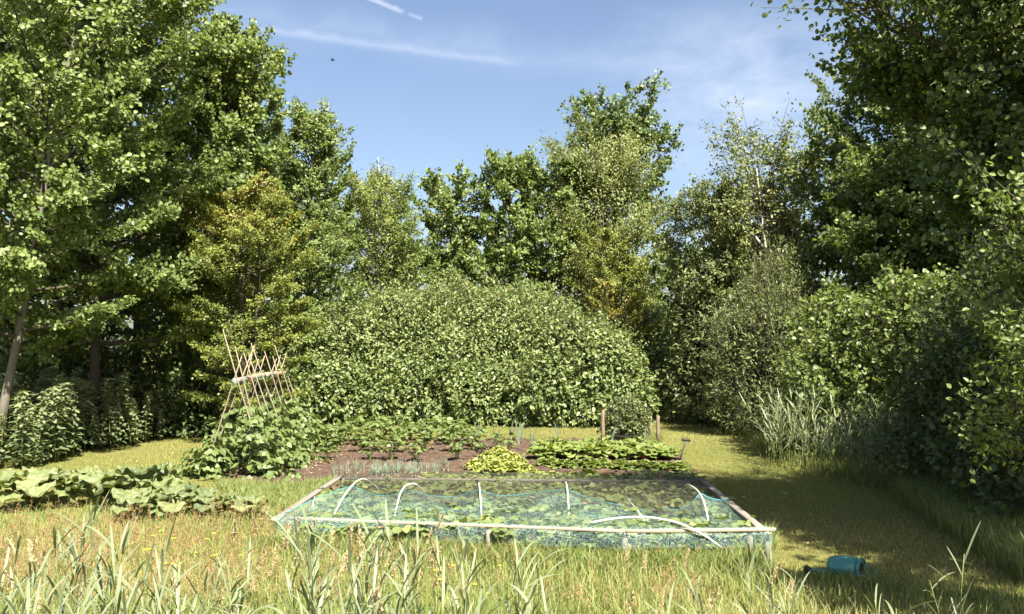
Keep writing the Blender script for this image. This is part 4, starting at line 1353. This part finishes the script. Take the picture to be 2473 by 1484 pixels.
# loose pipes
s = [P(1425, 1263, .34), P(1490, 1251, .40), P(1565, 1248, .42), P(1640, 1262, .38), P(1700, 1292, .26), P(1745, 1325, .10)]
ss = np.linspace(0, 1, 26)
pts = np.stack([np.interp(ss, np.linspace(0, 1, 6), [q[k] for q in s]) for k in range(3)], -1)
for _ in range(4):
    pts[1:-1] = (pts[:-2] + 2 * pts[1:-1] + pts[2:]) / 4
g = Geo(); g.tube(pts - pts[0], .0112, 8)
o = obj('loose_pipe', g, M['pipe'], None, True); o.location = tuple(pts[0])
tag(o, 'long bent white pipe lying loose across the net and front rail', 'pipe')
a, b = P(1514, 1205, .36), P(1556, 1258, .20)
g = Geo(); g.tube(np.array([a, (a + b) / 2 + np.array([.01, 0, .01]), b]) - a, .0095, 8)
o = obj('loose_pipe', g, M['pipe'], None, True); o.location = tuple(a)
tag(o, 'short straight white pipe sticking up through the sagging net', 'pipe')
for (px, py, qx, qy, lab) in [(1505, 1925 / 1.6563, 1508, 0, None)]:
    pass

# teal net: from its upper edge on the hoops down over the front rail to the ground
upper = [(655, 1256, .27), (760, 1205, .33), (822, 1182, .36), (852, 1174, .41), (870, 1183, .38), (905, 1196, .33), (940, 1199, .315), (985, 1183, .41), (1040, 1198, .34), (1100, 1201, .325), (1157, 1184, .44),
         (1210, 1199, .35), (1275, 1193, .36), (1369, 1182, .445), (1405, 1197, .37), (1460, 1213, .33), (1520, 1226, .29), (1570, 1235, .26), (1610, 1229, .27), (1640, 1232, .26), (1668, 1218, .31), (1692, 1190, .42), (1712, 1203, .37), (1735, 1208, .34), (1762, 1208, .30)]
U3 = np.array([P(*q) for q in upper])
tu = np.concatenate([[0], np.cumsum(np.linalg.norm(np.diff(U3, axis=0), axis=1))]); tu /= tu[-1]
nu = 110
uu = np.linspace(0, 1, nu)
top = np.stack([np.interp(uu, tu, U3[:, k]) for k in range(3)], -1)
rail_a, rail_b, rail_m = FL + np.array([.02, 0, .028]), FR + np.array([.02, 0, .028]), FM2 + np.array([0, 0, .03])
# rail coordinate that matches the x of the upper edge, opened out to the rail's full length
um = (FM2[0] - FL[0]) / (FR[0] - FL[0])
rail = np.stack([np.interp(uu, [0, um, 1], [rail_a[k], rail_m[k], rail_b[k]]) for k in range(3)], -1)
rgn = np.random.default_rng(12)
vv = np.linspace(0, 1, 16)
pts = []
for v_ in vv:
    p = top + (rail - top) * v_
    sag = -.10 * math.sin(v_ * PI) * (.6 + .4 * np.sin(uu * 14 + 1.3)) - .018 * np.sin(uu * 46 + v_ * 9) * math.sin(v_ * PI)
    p = p + UP * sag[:, None]
    pts.append(p)
for z_, dy in ((.20, -.03), (.12, -.03)):
    p = rail.copy(); p[:, 2] = z_; p[:, 1] += dy + .02 * np.sin(uu * 40 + z_ * 9)
    pts.append(p)
g = Geo(); g.grid(np.stack(pts, 1))
o = obj('garden_net', g, M['net'], None, True)
tag(o, 'sagging teal net draped from the white hoops down over the front rail', 'net')
g = Geo(); g.tube(top, .006, 5, 0.5)
hem = obj('hem', g, M['string_blue'], o, True)

# black net over the back half
fe = [(826, 1152, .31), (880, 1168, .45), (940, 1173, .42), (1000, 1175, .47), (1080, 1183, .42), (1157, 1174, .475), (1260, 1184, .42), (1368, 1175, .475), (1450, 1188, .43), (1560, 1200, .40), (1668, 1203, .42), (1700, 1204, .37), (1752, 1207, .30)]
F3 = np.array([P(*q) for q in fe])
tf = np.linspace(0, 1, len(fe))
front = np.stack([np.interp(uu, tf, F3[:, k]) for k in range(3)], -1)
front -= np.array([0, .02, .012])
backe = np.stack([BL[None] * (1 - uu[:, None]) + BR[None] * uu[:, None]][0:1], 0)[0]
backe = backe + np.array([0, .02, .03])
pts = []
fold = front + np.array([0, -.30, -.11]); 
for k, v_ in enumerate(np.linspace(0, 1, 4)):
    q = fold + (front - fold) * v_ + UP * (.02 * np.sin(uu * 30 + 4 * v_))[:, None] * (1 - v_)
    q[0] = fold[0] * 0 + FL * 0 + front[0]; q[-1] = front[-1]
    pts.append(q)
for v_ in np.linspace(.1, 1, 12):
    q = front + (backe - front) * v_
    q[:, 2] += .16 * np.sin(v_ * PI) * np.sin(np.clip(uu, 0, 1) * PI) ** .5 * np.interp(uu, [0, .5, .75, 1], [.7, .6, .1, 0]) - .02 * np.sin(uu * 34) * np.sin(v_ * PI)
    pts.append(q)
g = Geo(); g.grid(np.stack(pts, 1))
o = obj('garden_net', g, M['net_black'], None, True)
tag(o, 'dark fine net laid over the back half of the bed', 'net')

# strawberry plants
sb = [rosette('strawberry_plant', 'strawberry', 'strawberry plant', None, 600 + i, 20, .085, M['straw'], H=.21, tmpl=L_ROUND, stalk_len=.20) for i in range(4)]
for o in sb:      # some leaves have turned orange-red
    me = o.children[1].data if o.children[1].name.startswith('foliage') else o.children[0].data
    at = me.attributes['tint']
    n_ = len(at.data)
    vals = np.empty(n_, np.float32); at.data.foreach_get('value', vals)
    nleaf = n_ // 6
    pick_ = rg.random(nleaf) < .018
    vals.reshape(-1, 6)[pick_] = .98
    at.data.foreach_set('value', vals)
rn = [('row right at the front rail', 1318, 1338), ('next row from the front rail', 1299, 1316), ('third row from the front rail', 1274, 1285), ('fourth row under the teal net', 1250, 1262), ('fifth row under the teal net', 1231, 1240), ('sixth row under the net edge', 1214, 1222), ('seventh row under the dark net', 1201, 1207), ('eighth row under the dark net', 1189, 1194), ('ninth row under the dark net', 1179, 1183), ('last row under the dark net', 1171, 1173)]
k = 0
for (rname, ya, yb) in rn:
    a = P(800, ya); b = P(1790, yb)
    f = (ya - 1150) / 110
    x0 = np.interp(ya, [1150, 1290], [850, 770]); x1 = np.interp(ya, [1150, 1300], [1690, 1810])
    n_ = 15
    for i in range(n_):
        px = x0 + (x1 - x0) * (i + .5) / n_ + rg.normal(0, 8)
        py = ya + (yb - ya) * i / n_ + rg.normal(0, 1.5)
        if ya < 1185 and px < 1010:
            continue
        c = P(px, py)
        dup(sb[k % 4], (c[0], c[1], .01), rg.uniform(0, 6.28), rg.uniform(1.0, 1.4) * (.72 if ya < 1210 else 1), f'{ORD[i]} strawberry plant from the bean side in the {rname}', 'strawberry plants in the netted bed')
        k += 1
kill(sb)

# ------------------------------------------------------------------ rhubarb
def rhubarb(c, n, L, seed, label, facing=0.0):
    rg = np.random.default_rng(seed)
    root = thing('rhubarb', label, 'rhubarb', (c[0], c[1], 0), 0, 'rhubarb plants before the lawn')
    for i in range(n):
        u = i / n
        az = i * 2.4 + rg.normal(0, .3)
        el = .30 + .85 * u
        sl = L * rg.uniform(.5, .95)
        tip = np.array([math.cos(az) * math.cos(el) * sl, math.sin(az) * math.cos(el) * sl, math.sin(el) * sl + .02])
        g = Geo(); g.tube(np.array([[0, 0, -.02], tip * .5 + UP * .02, tip]), [.020, .017, .011], 6)
        obj('stalk', g, M['stalk_green'], root, True)
        g = Geo()
        ruffle(g, tip - np.array([math.cos(az), math.sin(az), 0]) * .06, az, L * rg.uniform(.75, 1.15), L * 1.0, .55 + .55 * rg.random(), .55 + .35 * rg.random(), rg, np.clip(.45 + rg.normal(0, .2), 0, 1), 16, 17, .10, 7, .030)
        obj('leaf', g, M['rhubarb'], root, True)


for i, (px, py, n, L, lab) in enumerate([(80, 1218, 13, .47, 'rhubarb nearest the nettle bank with big crumpled leaves'), (170, 1196, 9, .40, 'rhubarb at the back of the patch behind the biggest leaves'), (235, 1212, 12, .42, 'dark crinkled rhubarb in the middle of the patch'), (340, 1222, 14, .50, 'tall rhubarb with leaves held high over shaded stalks'),
                                         (425, 1244, 10, .36, 'low rhubarb next to the tall one'), (510, 1250, 8, .30, 'small yellowing rhubarb with reddish grass around it'), (595, 1252, 8, .28, 'smallest crinkled rhubarb nearest the netted bed'), (320, 1258, 8, .32, 'low rhubarb spreading at the front of the patch')]):
    rhubarb(P(px, py), n, L, 700 + i, lab)

# ------------------------------------------------------------------ watering can
c = P(2040, 1388)
root = thing('watering_can', 'teal plastic watering can lying tipped over in the shaded grass', 'watering can', (c[0], c[1], -.015), 0)
root.scale = (.98, .95, .85)
k_ = WPX(1, c[1])
g = Geo()
# barrel-like body lying on its side: lathe about an axis tilted towards the viewer
prof_ = [(0, .0), (.02, .105), (.07, .125), (.16, .128), (.25, .118), (.30, .095), (.31, .07)]
axd = norm(np.array([.78, -.6, .06])); ux = norm(np.cross(axd, UP)); uy = np.cross(ux, axd)
rings = []
for h_, r_ in prof_:
    th = np.arange(20) / 20 * 2 * PI
    rings.append(axd * (h_ - .15) + np.array([0, 0, .10]) + (np.cos(th)[:, None] * ux * 1.25 + np.sin(th)[:, None] * uy * .95) * r_)
g.grid(np.stack(rings, 1), .5, True)
obj('body', g, M['can'], root, True)
g = Geo()
th = np.arange(20) / 20 * 2 * PI
for (ra_, hh) in ((.115, .155), (.075, .152)):
    ring = axd * hh + np.array([.0, 0, .10]) + (np.cos(np.append(th, 0))[:, None] * ux * 1.2 + np.sin(np.append(th, 0))[:, None] * uy * .9) * ra_
    g.tube(ring, .012, 6)
obj('rim', g, M['can'], root, True)
g = Geo()
ring = np.concatenate([[axd * .158 + np.array([0, 0, .10])], axd * .158 + np.array([0, 0, .10]) + (np.cos(th)[:, None] * ux * 1.2 + np.sin(th)[:, None] * uy * .9) * .07])
g.add(ring, [[0, i + 1, (i + 1) % 20 + 1] for i in range(20)])
obj('dark_mouth_disc', g, M['iron'], root)  # near-black disc paints the shade inside the can's mouth
g = Geo()
g.tube(np.array([[-.02, -.165, .06], [.10, -.20, .055], [.22, -.17, .06], [.27, -.10, .07], [.23, -.05, .10]]), .018, 8)
obj('handle', g, M['can'], root, True)
g = Geo()
g.tube(np.array([[-.10, .0, .07], [-.20, -.03, .06], [-.30, -.05, .075], [-.36, -.06, .085]]), [.035, .026, .02, .022], 8)
sp = obj('spout', g, M['can'], root, True)
g = Geo()
g.tube(np.array([[-.345, -.057, .083], [-.38, -.062, .09], [-.395, -.064, .092]]), [.022, .045, .047], 10)
obj('rose', g, M['iron'], root, True)

# ------------------------------------------------------------------ bird
p_ = Q(804, 146, 45)
root = thing('bird', 'small black bird high in the blue sky', 'bird', p_)
g = Geo()
g.tube(np.array([[-.13, 0, 0], [-.09, 0, .005], [0, 0, 0], [.08, 0, .0], [.13, 0, .01]]), [.006, .03, .036, .022, .006], 8)
body = obj('body', g, M['bird'], root, True)
for sg_ in (-1, 1):
    g = Geo()
    w_ = np.array([[.05, 0, .01], [.02, sg_ * .12, .05], [-.06, sg_ * .24, .03], [-.04, sg_ * .10, .035], [-.04, 0, .01]])
    g.add(np.concatenate([w_, w_ + np.array([0, 0, .006])]), [[0, 1, 3, 4], [1, 2, 3], [5, 6, 8, 9], [6, 7, 8]])
    obj('wing', g, M['bird'], root)

print('GARDEN DONE')
# ------------------------------------------------------------------ grass
def blades(geo, x, y, h, lean, width, rg, tint, seg=1, z=None):
    n = len(x)
    a = rg.uniform(0, 2 * PI, n)
    d = np.stack([np.cos(a), np.sin(a), np.zeros(n)], -1)
    wd = np.stack([-np.sin(a), np.cos(a), np.zeros(n)], -1)
    f_ = rg.uniform(-1, 1, n)
    wd = norm(wd * np.cos(f_ * 1.2)[:, None] + d * np.sin(f_ * 1.2)[:, None])
    p = np.stack([x, y, terrain(x, y) - .005 if z is None else z], -1)
    wv = (width * rg.uniform(.6, 1.3, n))[:, None] if np.isscalar(width) else width[:, None]
    l_ = lean * rg.uniform(.3, 1.4, n)
    tip = p + UP * h[:, None] + d * (l_ * h)[:, None]
    if seg == 1:
        v = np.stack([p - wd * wv / 2, p + wd * wv / 2, tip], 1)
        f = np.arange(n * 3).reshape(-1, 3)
        geo.add(v.reshape(-1, 3), f, np.repeat(tint, 3))
    else:
        m1 = p + UP * (h * .55)[:, None] + d * (l_ * h * .22)[:, None]
        tip = p + UP * (h * (1 - .25 * np.minimum(l_, 1.4)))[:, None] + d * (l_ * h)[:, None]
        v = np.stack([p - wd * wv / 2, p + wd * wv / 2, m1 + wd * wv * .45, m1 - wd * wv * .45, tip], 1)
        b = (np.arange(n) * 5)[:, None]
        geo.add(v.reshape(-1, 3), b + np.array([[0, 1, 2, 3]]), np.repeat(tint, 5))
        geo.f.append(b + np.array([[3, 2, 4]]) + (geo.nv - n * 5))


rg = np.random.default_rng(21)


def patch(x, y):
    return np.sin(x * .8 + 1.3 * np.sin(y * .5)) * .5 + .5 * np.sin(y * 1.1 + x * .37 + 2)


def in_bed(x, y):
    return inpoly(x, y, SOIL) | inpoly(x, y, NETBED)


# short lawn
g = Geo()
n = 380000
yy = 6.6 + (31 - 6.6) * rg.random(n) ** 1.5
xx = rg.uniform(-.66, .66, n) * yy * 1.02
ok = ~in_bed(xx, yy)
xx, yy = xx[ok], yy[ok]
h = rg.uniform(.02, .065, len(xx)) * (1 + .4 * patch(xx * 2, yy * 2) + .25 * patch(xx * 5, yy * 4))
blades(g, xx, yy, h, .6, .0085, rg, np.clip(.36 + .24 * patch(xx, yy) + .14 * patch(xx * 3.3 + 5, yy * 2.7) + rg.normal(0, .20, len(xx)) + .10 * ((xx > 2) & (yy < 11)), 0, 1))
tag(obj('lawn_grass', g, M['lawn']), kind='stuff')

# uncut meadow in front, and longer tufts along edges
g = Geo()
n = 100000
yy = rg.uniform(2.2, 11.7, n)
xx = rg.uniform(-.68, .68, n) * yy
lim = np.where(xx < -2.4, 11.3 + .4 * np.sin(xx * 2), np.where(xx < 2.6, 9.0, 8.2 - .5 * (xx - 2.6)))
ok = (yy < lim) & ~inpoly(xx, yy, NETBED)
xx, yy = xx[ok], yy[ok]
h = rg.uniform(.10, .34, len(xx)) * np.interp(yy, [3, 6, 9.5], [1.6, 1.1, .62]) * np.where(xx > 2.4, .75, 1.0)
blades(g, xx, yy, h, .55, .0065, rg, np.clip(.52 + .24 * patch(xx * 1.5, yy * 1.5) + rg.normal(0, .22, len(xx)), 0, 1), 2)
# tufts left of the bean frame foot and beside the bed
for (poly, n_, hh) in (([P(520, 1170), P(700, 1175), P(830, 1160), P(700, 1235), P(560, 1215)], 9000, .16), ([P(1640, 1000), P(1760, 1030), P(1860, 1100), P(2050, 1160), P(2200, 1190), P(2180, 1120), P(1950, 1050), P(1760, 1005)], 16000, .26),
                       ([P(2150, 1200), P(2300, 1300), P(2473, 1420), P(2600, 1420), P(2600, 1240), P(2300, 1180)], 15000, .36), ([P(1550, 1012), P(1640, 1000), P(1760, 1010), P(1780, 985), P(1600, 985)], 5000, .3),
                       ([P(1450, 1072), P(1600, 1072), P(1600, 1050), P(1450, 1055)], 1600, .18), ([P(640, 1300), P(640, 1345), P(1500, 1380), P(1840, 1375), P(1840, 1345), P(1500, 1352)], 11000, .26), ([P(1960, 1385), P(1960, 1425), P(2120, 1425), P(2120, 1385)], 700, .17), ([P(1780, 1335), P(1870, 1335), P(1870, 1290), P(1800, 1300)], 1500, .22), ([P(1640, 1182), P(1700, 1182), P(1660, 1120), P(1645, 1120)], 1200, .14)):
    x0, x1 = min(q[0] for q in poly), max(q[0] for q in poly); y0, y1 = min(q[1] for q in poly), max(q[1] for q in poly)
    x = rg.uniform(x0, x1, n_ * 2); y = rg.uniform(y0, y1, n_ * 2)
    k = inpoly(x, y, poly)
    x, y = x[k][:n_], y[k][:n_]
    blades(g, x, y, hh * rg.uniform(.4, 1.25, len(x)), .55, .008, rg, np.clip(.42 + rg.normal(0, .25, len(x)), 0, 1), 2)
tag(obj('meadow_grass', g, M['meadow']), kind='stuff')

# reddish bent grass: fine stems with airy seed heads
g = Geo()
n = 4600
yy = rg.uniform(6.6, 10.9, n); xx = rg.uniform(-.64, .22, n) * yy
w = .5 + .5 * np.sin(xx * 1.7 + 1.1 * np.sin(yy * 1.9)) * np.sin(yy * 1.3 + .6)
lim = np.where(xx < -2.4, 10.5, 8.9) - rg.exponential(.9, n)
ok = (yy < lim) & (rg.random(n) < np.where(xx < -2.2, .3 + w, .05 + .55 * w)) & ~inpoly(xx, yy, NETBED)
xx, yy = xx[ok], yy[ok]
n = len(xx)
h = rg.uniform(.26, .44, n) * np.where(xx < -2.0, 1, .8)
base = np.stack([xx, yy, terrain(xx, yy)], -1)
tip = base + UP * h[:, None] + rg.normal(0, .06, (n, 3)) * np.array([1, 1, 0])
g.sticks(base, tip, .0011, .0008, .25)
per = 16
ww = rg.uniform(.62, 1.0, (n, per))
A = base[:, None] + (tip - base)[:, None] * ww[..., None]
dd = norm(rg.normal(0, 1, (n, per, 3)) + UP * .5)
B = A + dd * (.012 + .055 * (1.15 - ww))[..., None]
A, B = A.reshape(-1, 3), B.reshape(-1, 3)
side_ = norm(np.cross(B - A, rg.normal(0, 1, A.shape))) * .0011
v = np.stack([A - side_ * .4, A + side_ * .4, B + side_ * 2.2, B - side_ * 2.2], 1)
g.add(v.reshape(-1, 3), np.arange(len(A) * 4).reshape(-1, 4), np.repeat(np.clip(rg.normal(.6, .25, len(A)), 0, 1), 4))
tag(obj('bent_grass', g, M['bent']), kind='stuff')


# tall grasses with pale plumes: single plants
def plume_grass(seed):
    rg = np.random.default_rng(seed)
    root = thing('plumed_grass_plant', 'grass', 'grass plant', (0, 0, -40))
    st, pl = Geo(), Geo()
    H = rg.uniform(.75, 1.0)
    s = np.linspace(0, 1, 9)
    b = rg.uniform(.08, .25)
    c = np.stack([b * H * s ** 2.5, .04 * s, H * s * (1 - .06 * s)], -1)
    st.tube(c, .0022 * (1 - .5 * s), 4)
    for k in range(3):
        a = rg.uniform(0, 6.28); L = rg.uniform(.3, .5)
        q = np.stack([math.cos(a) * .35 * L * s ** 1.5, math.sin(a) * .35 * L * s ** 1.5, .02 + L * s - .25 * L * s ** 3], -1)
        wv = .0045 * (1 - s ** 2) + .0005
        sd = np.array([-math.sin(a), math.cos(a), 0])
        st.grid(np.stack([q - sd * wv[:, None], q + sd * wv[:, None]], 1))
    n = 120
    w = rg.uniform(.80, 1.0, n)
    p = np.stack([np.interp(w, s, c[:, k]) for k in range(3)], -1)
    dr = rg.normal(0, .6, (n, 3)) + UP * .9 + np.array([.5, 0, 0])
    leaves(pl, L_LONG, p, dr, rg.normal(0, 1, (n, 3)), .030 * rg.uniform(.5, 1.2, n), np.clip(rg.normal(.55, .25, n), 0, 1))
    obj('stem', st, M['meadow'], root)
    obj('plume', pl, M['plume'], root)
    return root


pg = [plume_grass(800 + i) for i in range(4)]
for i in range(75):
    u = rg.random()
    if i < 50:
        px, d = rg.uniform(560, 1020), rg.uniform(4.6, 7.4); lab, grp = 'pale plumed grass in the drift below the netted bed', 'plumed grasses of the middle drift'
    elif i < 62:
        px, d = rg.uniform(1400, 1900), rg.uniform(4.6, 6.8); lab, grp = 'pale plumed grass standing right of the drift', 'plumed grasses beyond the drift'
    else:
        px, d = rg.uniform(0, 540), rg.uniform(4.6, 7.2); lab, grp = 'pale plumed grass among the reeds below the rhubarb', 'plumed grasses below the rhubarb'
    c = at_px(px, d)
    dup(pg[i % 4], (c[0], c[1], terrain(c[0], c[1])), rg.normal(.2, .9), rg.uniform(.62, .95), lab, grp, (rg.normal(0, .10), rg.normal(0, .10)))
kill(pg)

# buttercups
bt = thing('buttercup', 'buttercup', 'flower', (0, 0, -40))
g = Geo(); g.tube(np.array([[0, 0, 0], [.02, 0, .18], [.03, .01, .34]]), .0015, 4); obj('stem', g, M['stalk_green'], bt)
g = Geo()
for k in range(5):
    a = k * 2 * PI / 5
    leaves(g, L_ROUND, np.array([[.03, .01, .34]]), np.array([[math.cos(a), math.sin(a), .35]]), np.array([[0, 0, 1.0]]), np.array([.022]), np.array([.5]))
obj('petals', g, M['flower'], bt)
for i in range(24):
    px, py = (rg.uniform(300, 640), rg.uniform(1285, 1400)) if i < 17 else (rg.uniform(1000, 1300), rg.uniform(1380, 1470))
    c = P(px, py + 60)
    dup(bt, (c[0], c[1], terrain(c[0], c[1])), rg.uniform(0, 6), rg.uniform(.8, 1.2), 'tiny yellow buttercup in the red-brown grass below the rhubarb' if i < 17 else 'tiny yellow buttercup among the reeds below the netted bed', 'buttercups below the rhubarb' if i < 17 else 'buttercups below the net')
kill([bt])


# ------------------------------------------------------------------ reeds
def reed(seed, H, nleaf, LL=.42, wid=.024, tint=.5, spread_=.5):
    rg = np.random.default_rng(seed)
    root = thing('reed', 'reed', 'reed', (0, 0, -40))
    st, lf = Geo(), Geo()
    s = np.linspace(0, 1, 6)
    b = rg.normal(0, .06, 2)
    c = np.stack([b[0] * H * s ** 2, b[1] * H * s ** 2, H * s], -1)
    st.tube(c, .0038 * (1 - .6 * s) + .0008, 6)
    for i in range(nleaf):
        h = .30 + .68 * (i + .5) / nleaf
        p = np.array([np.interp(h, s, c[:, k]) for k in range(3)])
        a = (i % 2) * PI + rg.normal(0, .5)
        o = np.array([math.cos(a), math.sin(a), 0]); sd = np.array([-math.sin(a), math.cos(a), 0])
        L = LL * rg.uniform(.7, 1.2) * (1 - .25 * h)
        q = np.linspace(0, 1, 9)
        rise = rg.uniform(.75, 1.35)
        curl = rg.uniform(.15, 1.1) * spread_
        cen = p + o * (L * (q * math.cos(rise) + .25 * curl * q ** 2))[:, None] + UP * (L * (q * math.sin(rise) - curl * .75 * q ** 2.2))[:, None]
        wv = wid * .5 * np.sin(np.clip(q * .9 + .1, 0, 1) * PI) ** .55 * rg.uniform(.75, 1.1)
        wv[-1] = .0006
        tw = rg.normal(0, .6)
        sdv = norm(sd * math.cos(tw) + UP * math.sin(tw) * .6)
        tn = np.clip(rg.normal(tint, .2), 0, 1)
        nm = norm(np.cross(sdv, o + UP * .5))
        lf.grid(np.stack([cen - sdv * wv[:, None], cen + nm * (.10 * wv)[:, None], cen + sdv * wv[:, None]], 1), tn)
    obj('stem', st, M['stalk_green'], root, True)
    obj('blades', lf, M['reed'], root, True)
    return root


rp = [reed(850 + i, 1.15, 10, .42, .019, .55) for i in range(6)]
rg = np.random.default_rng(33)
zones = [((20, 330), (3.6, 5.8), 40, 'blue-green reed in the near clump below the nearest rhubarb', 'reeds below the rhubarb', (.64, .88)),
         ((330, 760), (3.6, 5.4), 38, 'blue-green reed in the near clump before the reddish grass', 'reeds before the reddish grass', (.60, .82)),
         ((760, 1300), (3.3, 5.2), 56, 'pale reed in the densest near clump below the netted bed', 'reeds of the densest clump', (.64, .90)),
         ((1300, 1640), (3.4, 4.8), 20, 'pale reed at the bottom right of the densest clump', 'reeds beside the densest clump', (.5, .7)),
         ((1640, 2060), (3.6, 5.4), 16, 'pale reed standing below the bed corner and watering can', 'reeds below the watering can', (.5, .75)),
         ((2060, 2473), (3.4, 5.0), 7, 'pale reed in the near shade at the lower right corner', 'reeds of the shaded corner', (.6, .85))]
for (xr, dr_, n, lab, grp, sc) in zones:
    for i in range(n):
        d = rg.uniform(*dr_)
        c = at_px(rg.uniform(*xr), d)
        dup(rp[rg.integers(6)], (c[0], c[1], terrain(c[0], c[1])), rg.uniform(0, 6.28), rg.uniform(*sc) * np.interp(d, [3.2, 5.4], [.95, 1.1]), lab, grp, (rg.normal(0, .08), rg.normal(.03, .08)))
# reed tussock right of the path
for i in range(120):
    u = rg.random()
    px, py = 1850 + 320 * u + rg.normal(0, 16), 1108 + 66 * u + rg.normal(0, 9)
    c = P(px, py)
    dup(rp[rg.integers(6)], (c[0], c[1], terrain(c[0], c[1])), rg.uniform(0, 6.28), rg.uniform(.65, 1.25), 'grey-green reed in the tussock right of the mown path', 'reeds of the tussock by the path', (rg.normal(0, .16), rg.normal(.05, .2)))
kill(rp)
# broad bright sword blades in front of the bed
for i, (px, d, H, lean_, lab) in enumerate([(1010, 4.6, 1.05, -.22, 'broad bright green sword blade leaning away, tallest before the front rail'), (1058, 4.6, 1.06, .05, 'upright dark green sword blade right before the front rail'), (1130, 4.6, .98, .32, 'broad green sword blade leaning toward the white pipe end'),
                                            (1185, 4.7, .80, .45, 'short green sword blade leaning low over the reeds'), (1038, 4.7, .95, -.02, 'thin yellow-green blade between the two tallest sword blades'), (270, 5.0, .95, .0, 'bright green sword blade rising before the rhubarb'), (2335, 4.0, .8, -.2, 'yellow-green blade in the lower right corner near the dry grass'), (2395, 4.2, .85, .18, 'yellow-green blade leaning outward at the lower right corner'), (2300, 3.9, .8, -.12, 'tall pale blade at the lower right edge')]):
    c = at_px(px, d)
    root = thing('sword_blade', lab, 'grass blade', (c[0], c[1], terrain(c[0], c[1])), 0, 'broad blades among the reeds')
    q = np.linspace(0, 1, 10)
    cen = np.stack([lean_ * H * q ** 1.4 * .8, .06 * q, H * q * (1 - abs(lean_) * .10 * q)], -1)
    wv = .013 * np.sin(np.clip(q * .62 + .36, 0, 1) * PI) ** .6; wv[-1] = .0005
    sd = norm(np.array([.85, .5, 0]))
    g = Geo(); g.grid(np.stack([cen - sd * wv[:, None], cen + np.array([.5, -.85, 0]) * .0035, cen + sd * wv[:, None]], 1), .35)
    obj('blade', g, M['lawn'] if i >= 6 else M['lime'], root, True)

# yellow leaf litter on the soil beside the beans
rg = np.random.default_rng(55)
pl = [P(660, 1150), P(760, 1075), P(830, 1066), P(1130, 1066), P(1110, 1085), P(840, 1100), P(740, 1155)]
x = rg.uniform(-6, 1, 6000); y = rg.uniform(12, 22, 6000)
k = inpoly(x, y, pl)
x, y = x[k][:900], y[k][:900]
g = Geo()
leaves(g, L_DIA, np.stack([x, y, np.full(len(x), .028)], -1), rg.normal(0, 1, (len(x), 3)) * np.array([1, 1, .1]), UP + rg.normal(0, .25, (len(x), 3)), .045 * rg.uniform(.5, 1.2, len(x)), rg.random(len(x)))
x = rg.uniform(-10, 6, 700); y = rg.uniform(9, 24, 700)
k = ~in_bed(x, y)
x, y = x[k], y[k]
leaves(g, L_DIA, np.stack([x, y, terrain(x, y) + .05], -1), rg.normal(0, 1, (len(x), 3)) * np.array([1, 1, .2]), UP + rg.normal(0, .4, (len(x), 3)), .05 * rg.uniform(.5, 1.2, len(x)), rg.random(len(x)) * .6)
tag(obj('leaf_litter', g, M['plume']), kind='stuff')
print('ALL DONE', len(bpy.data.objects))
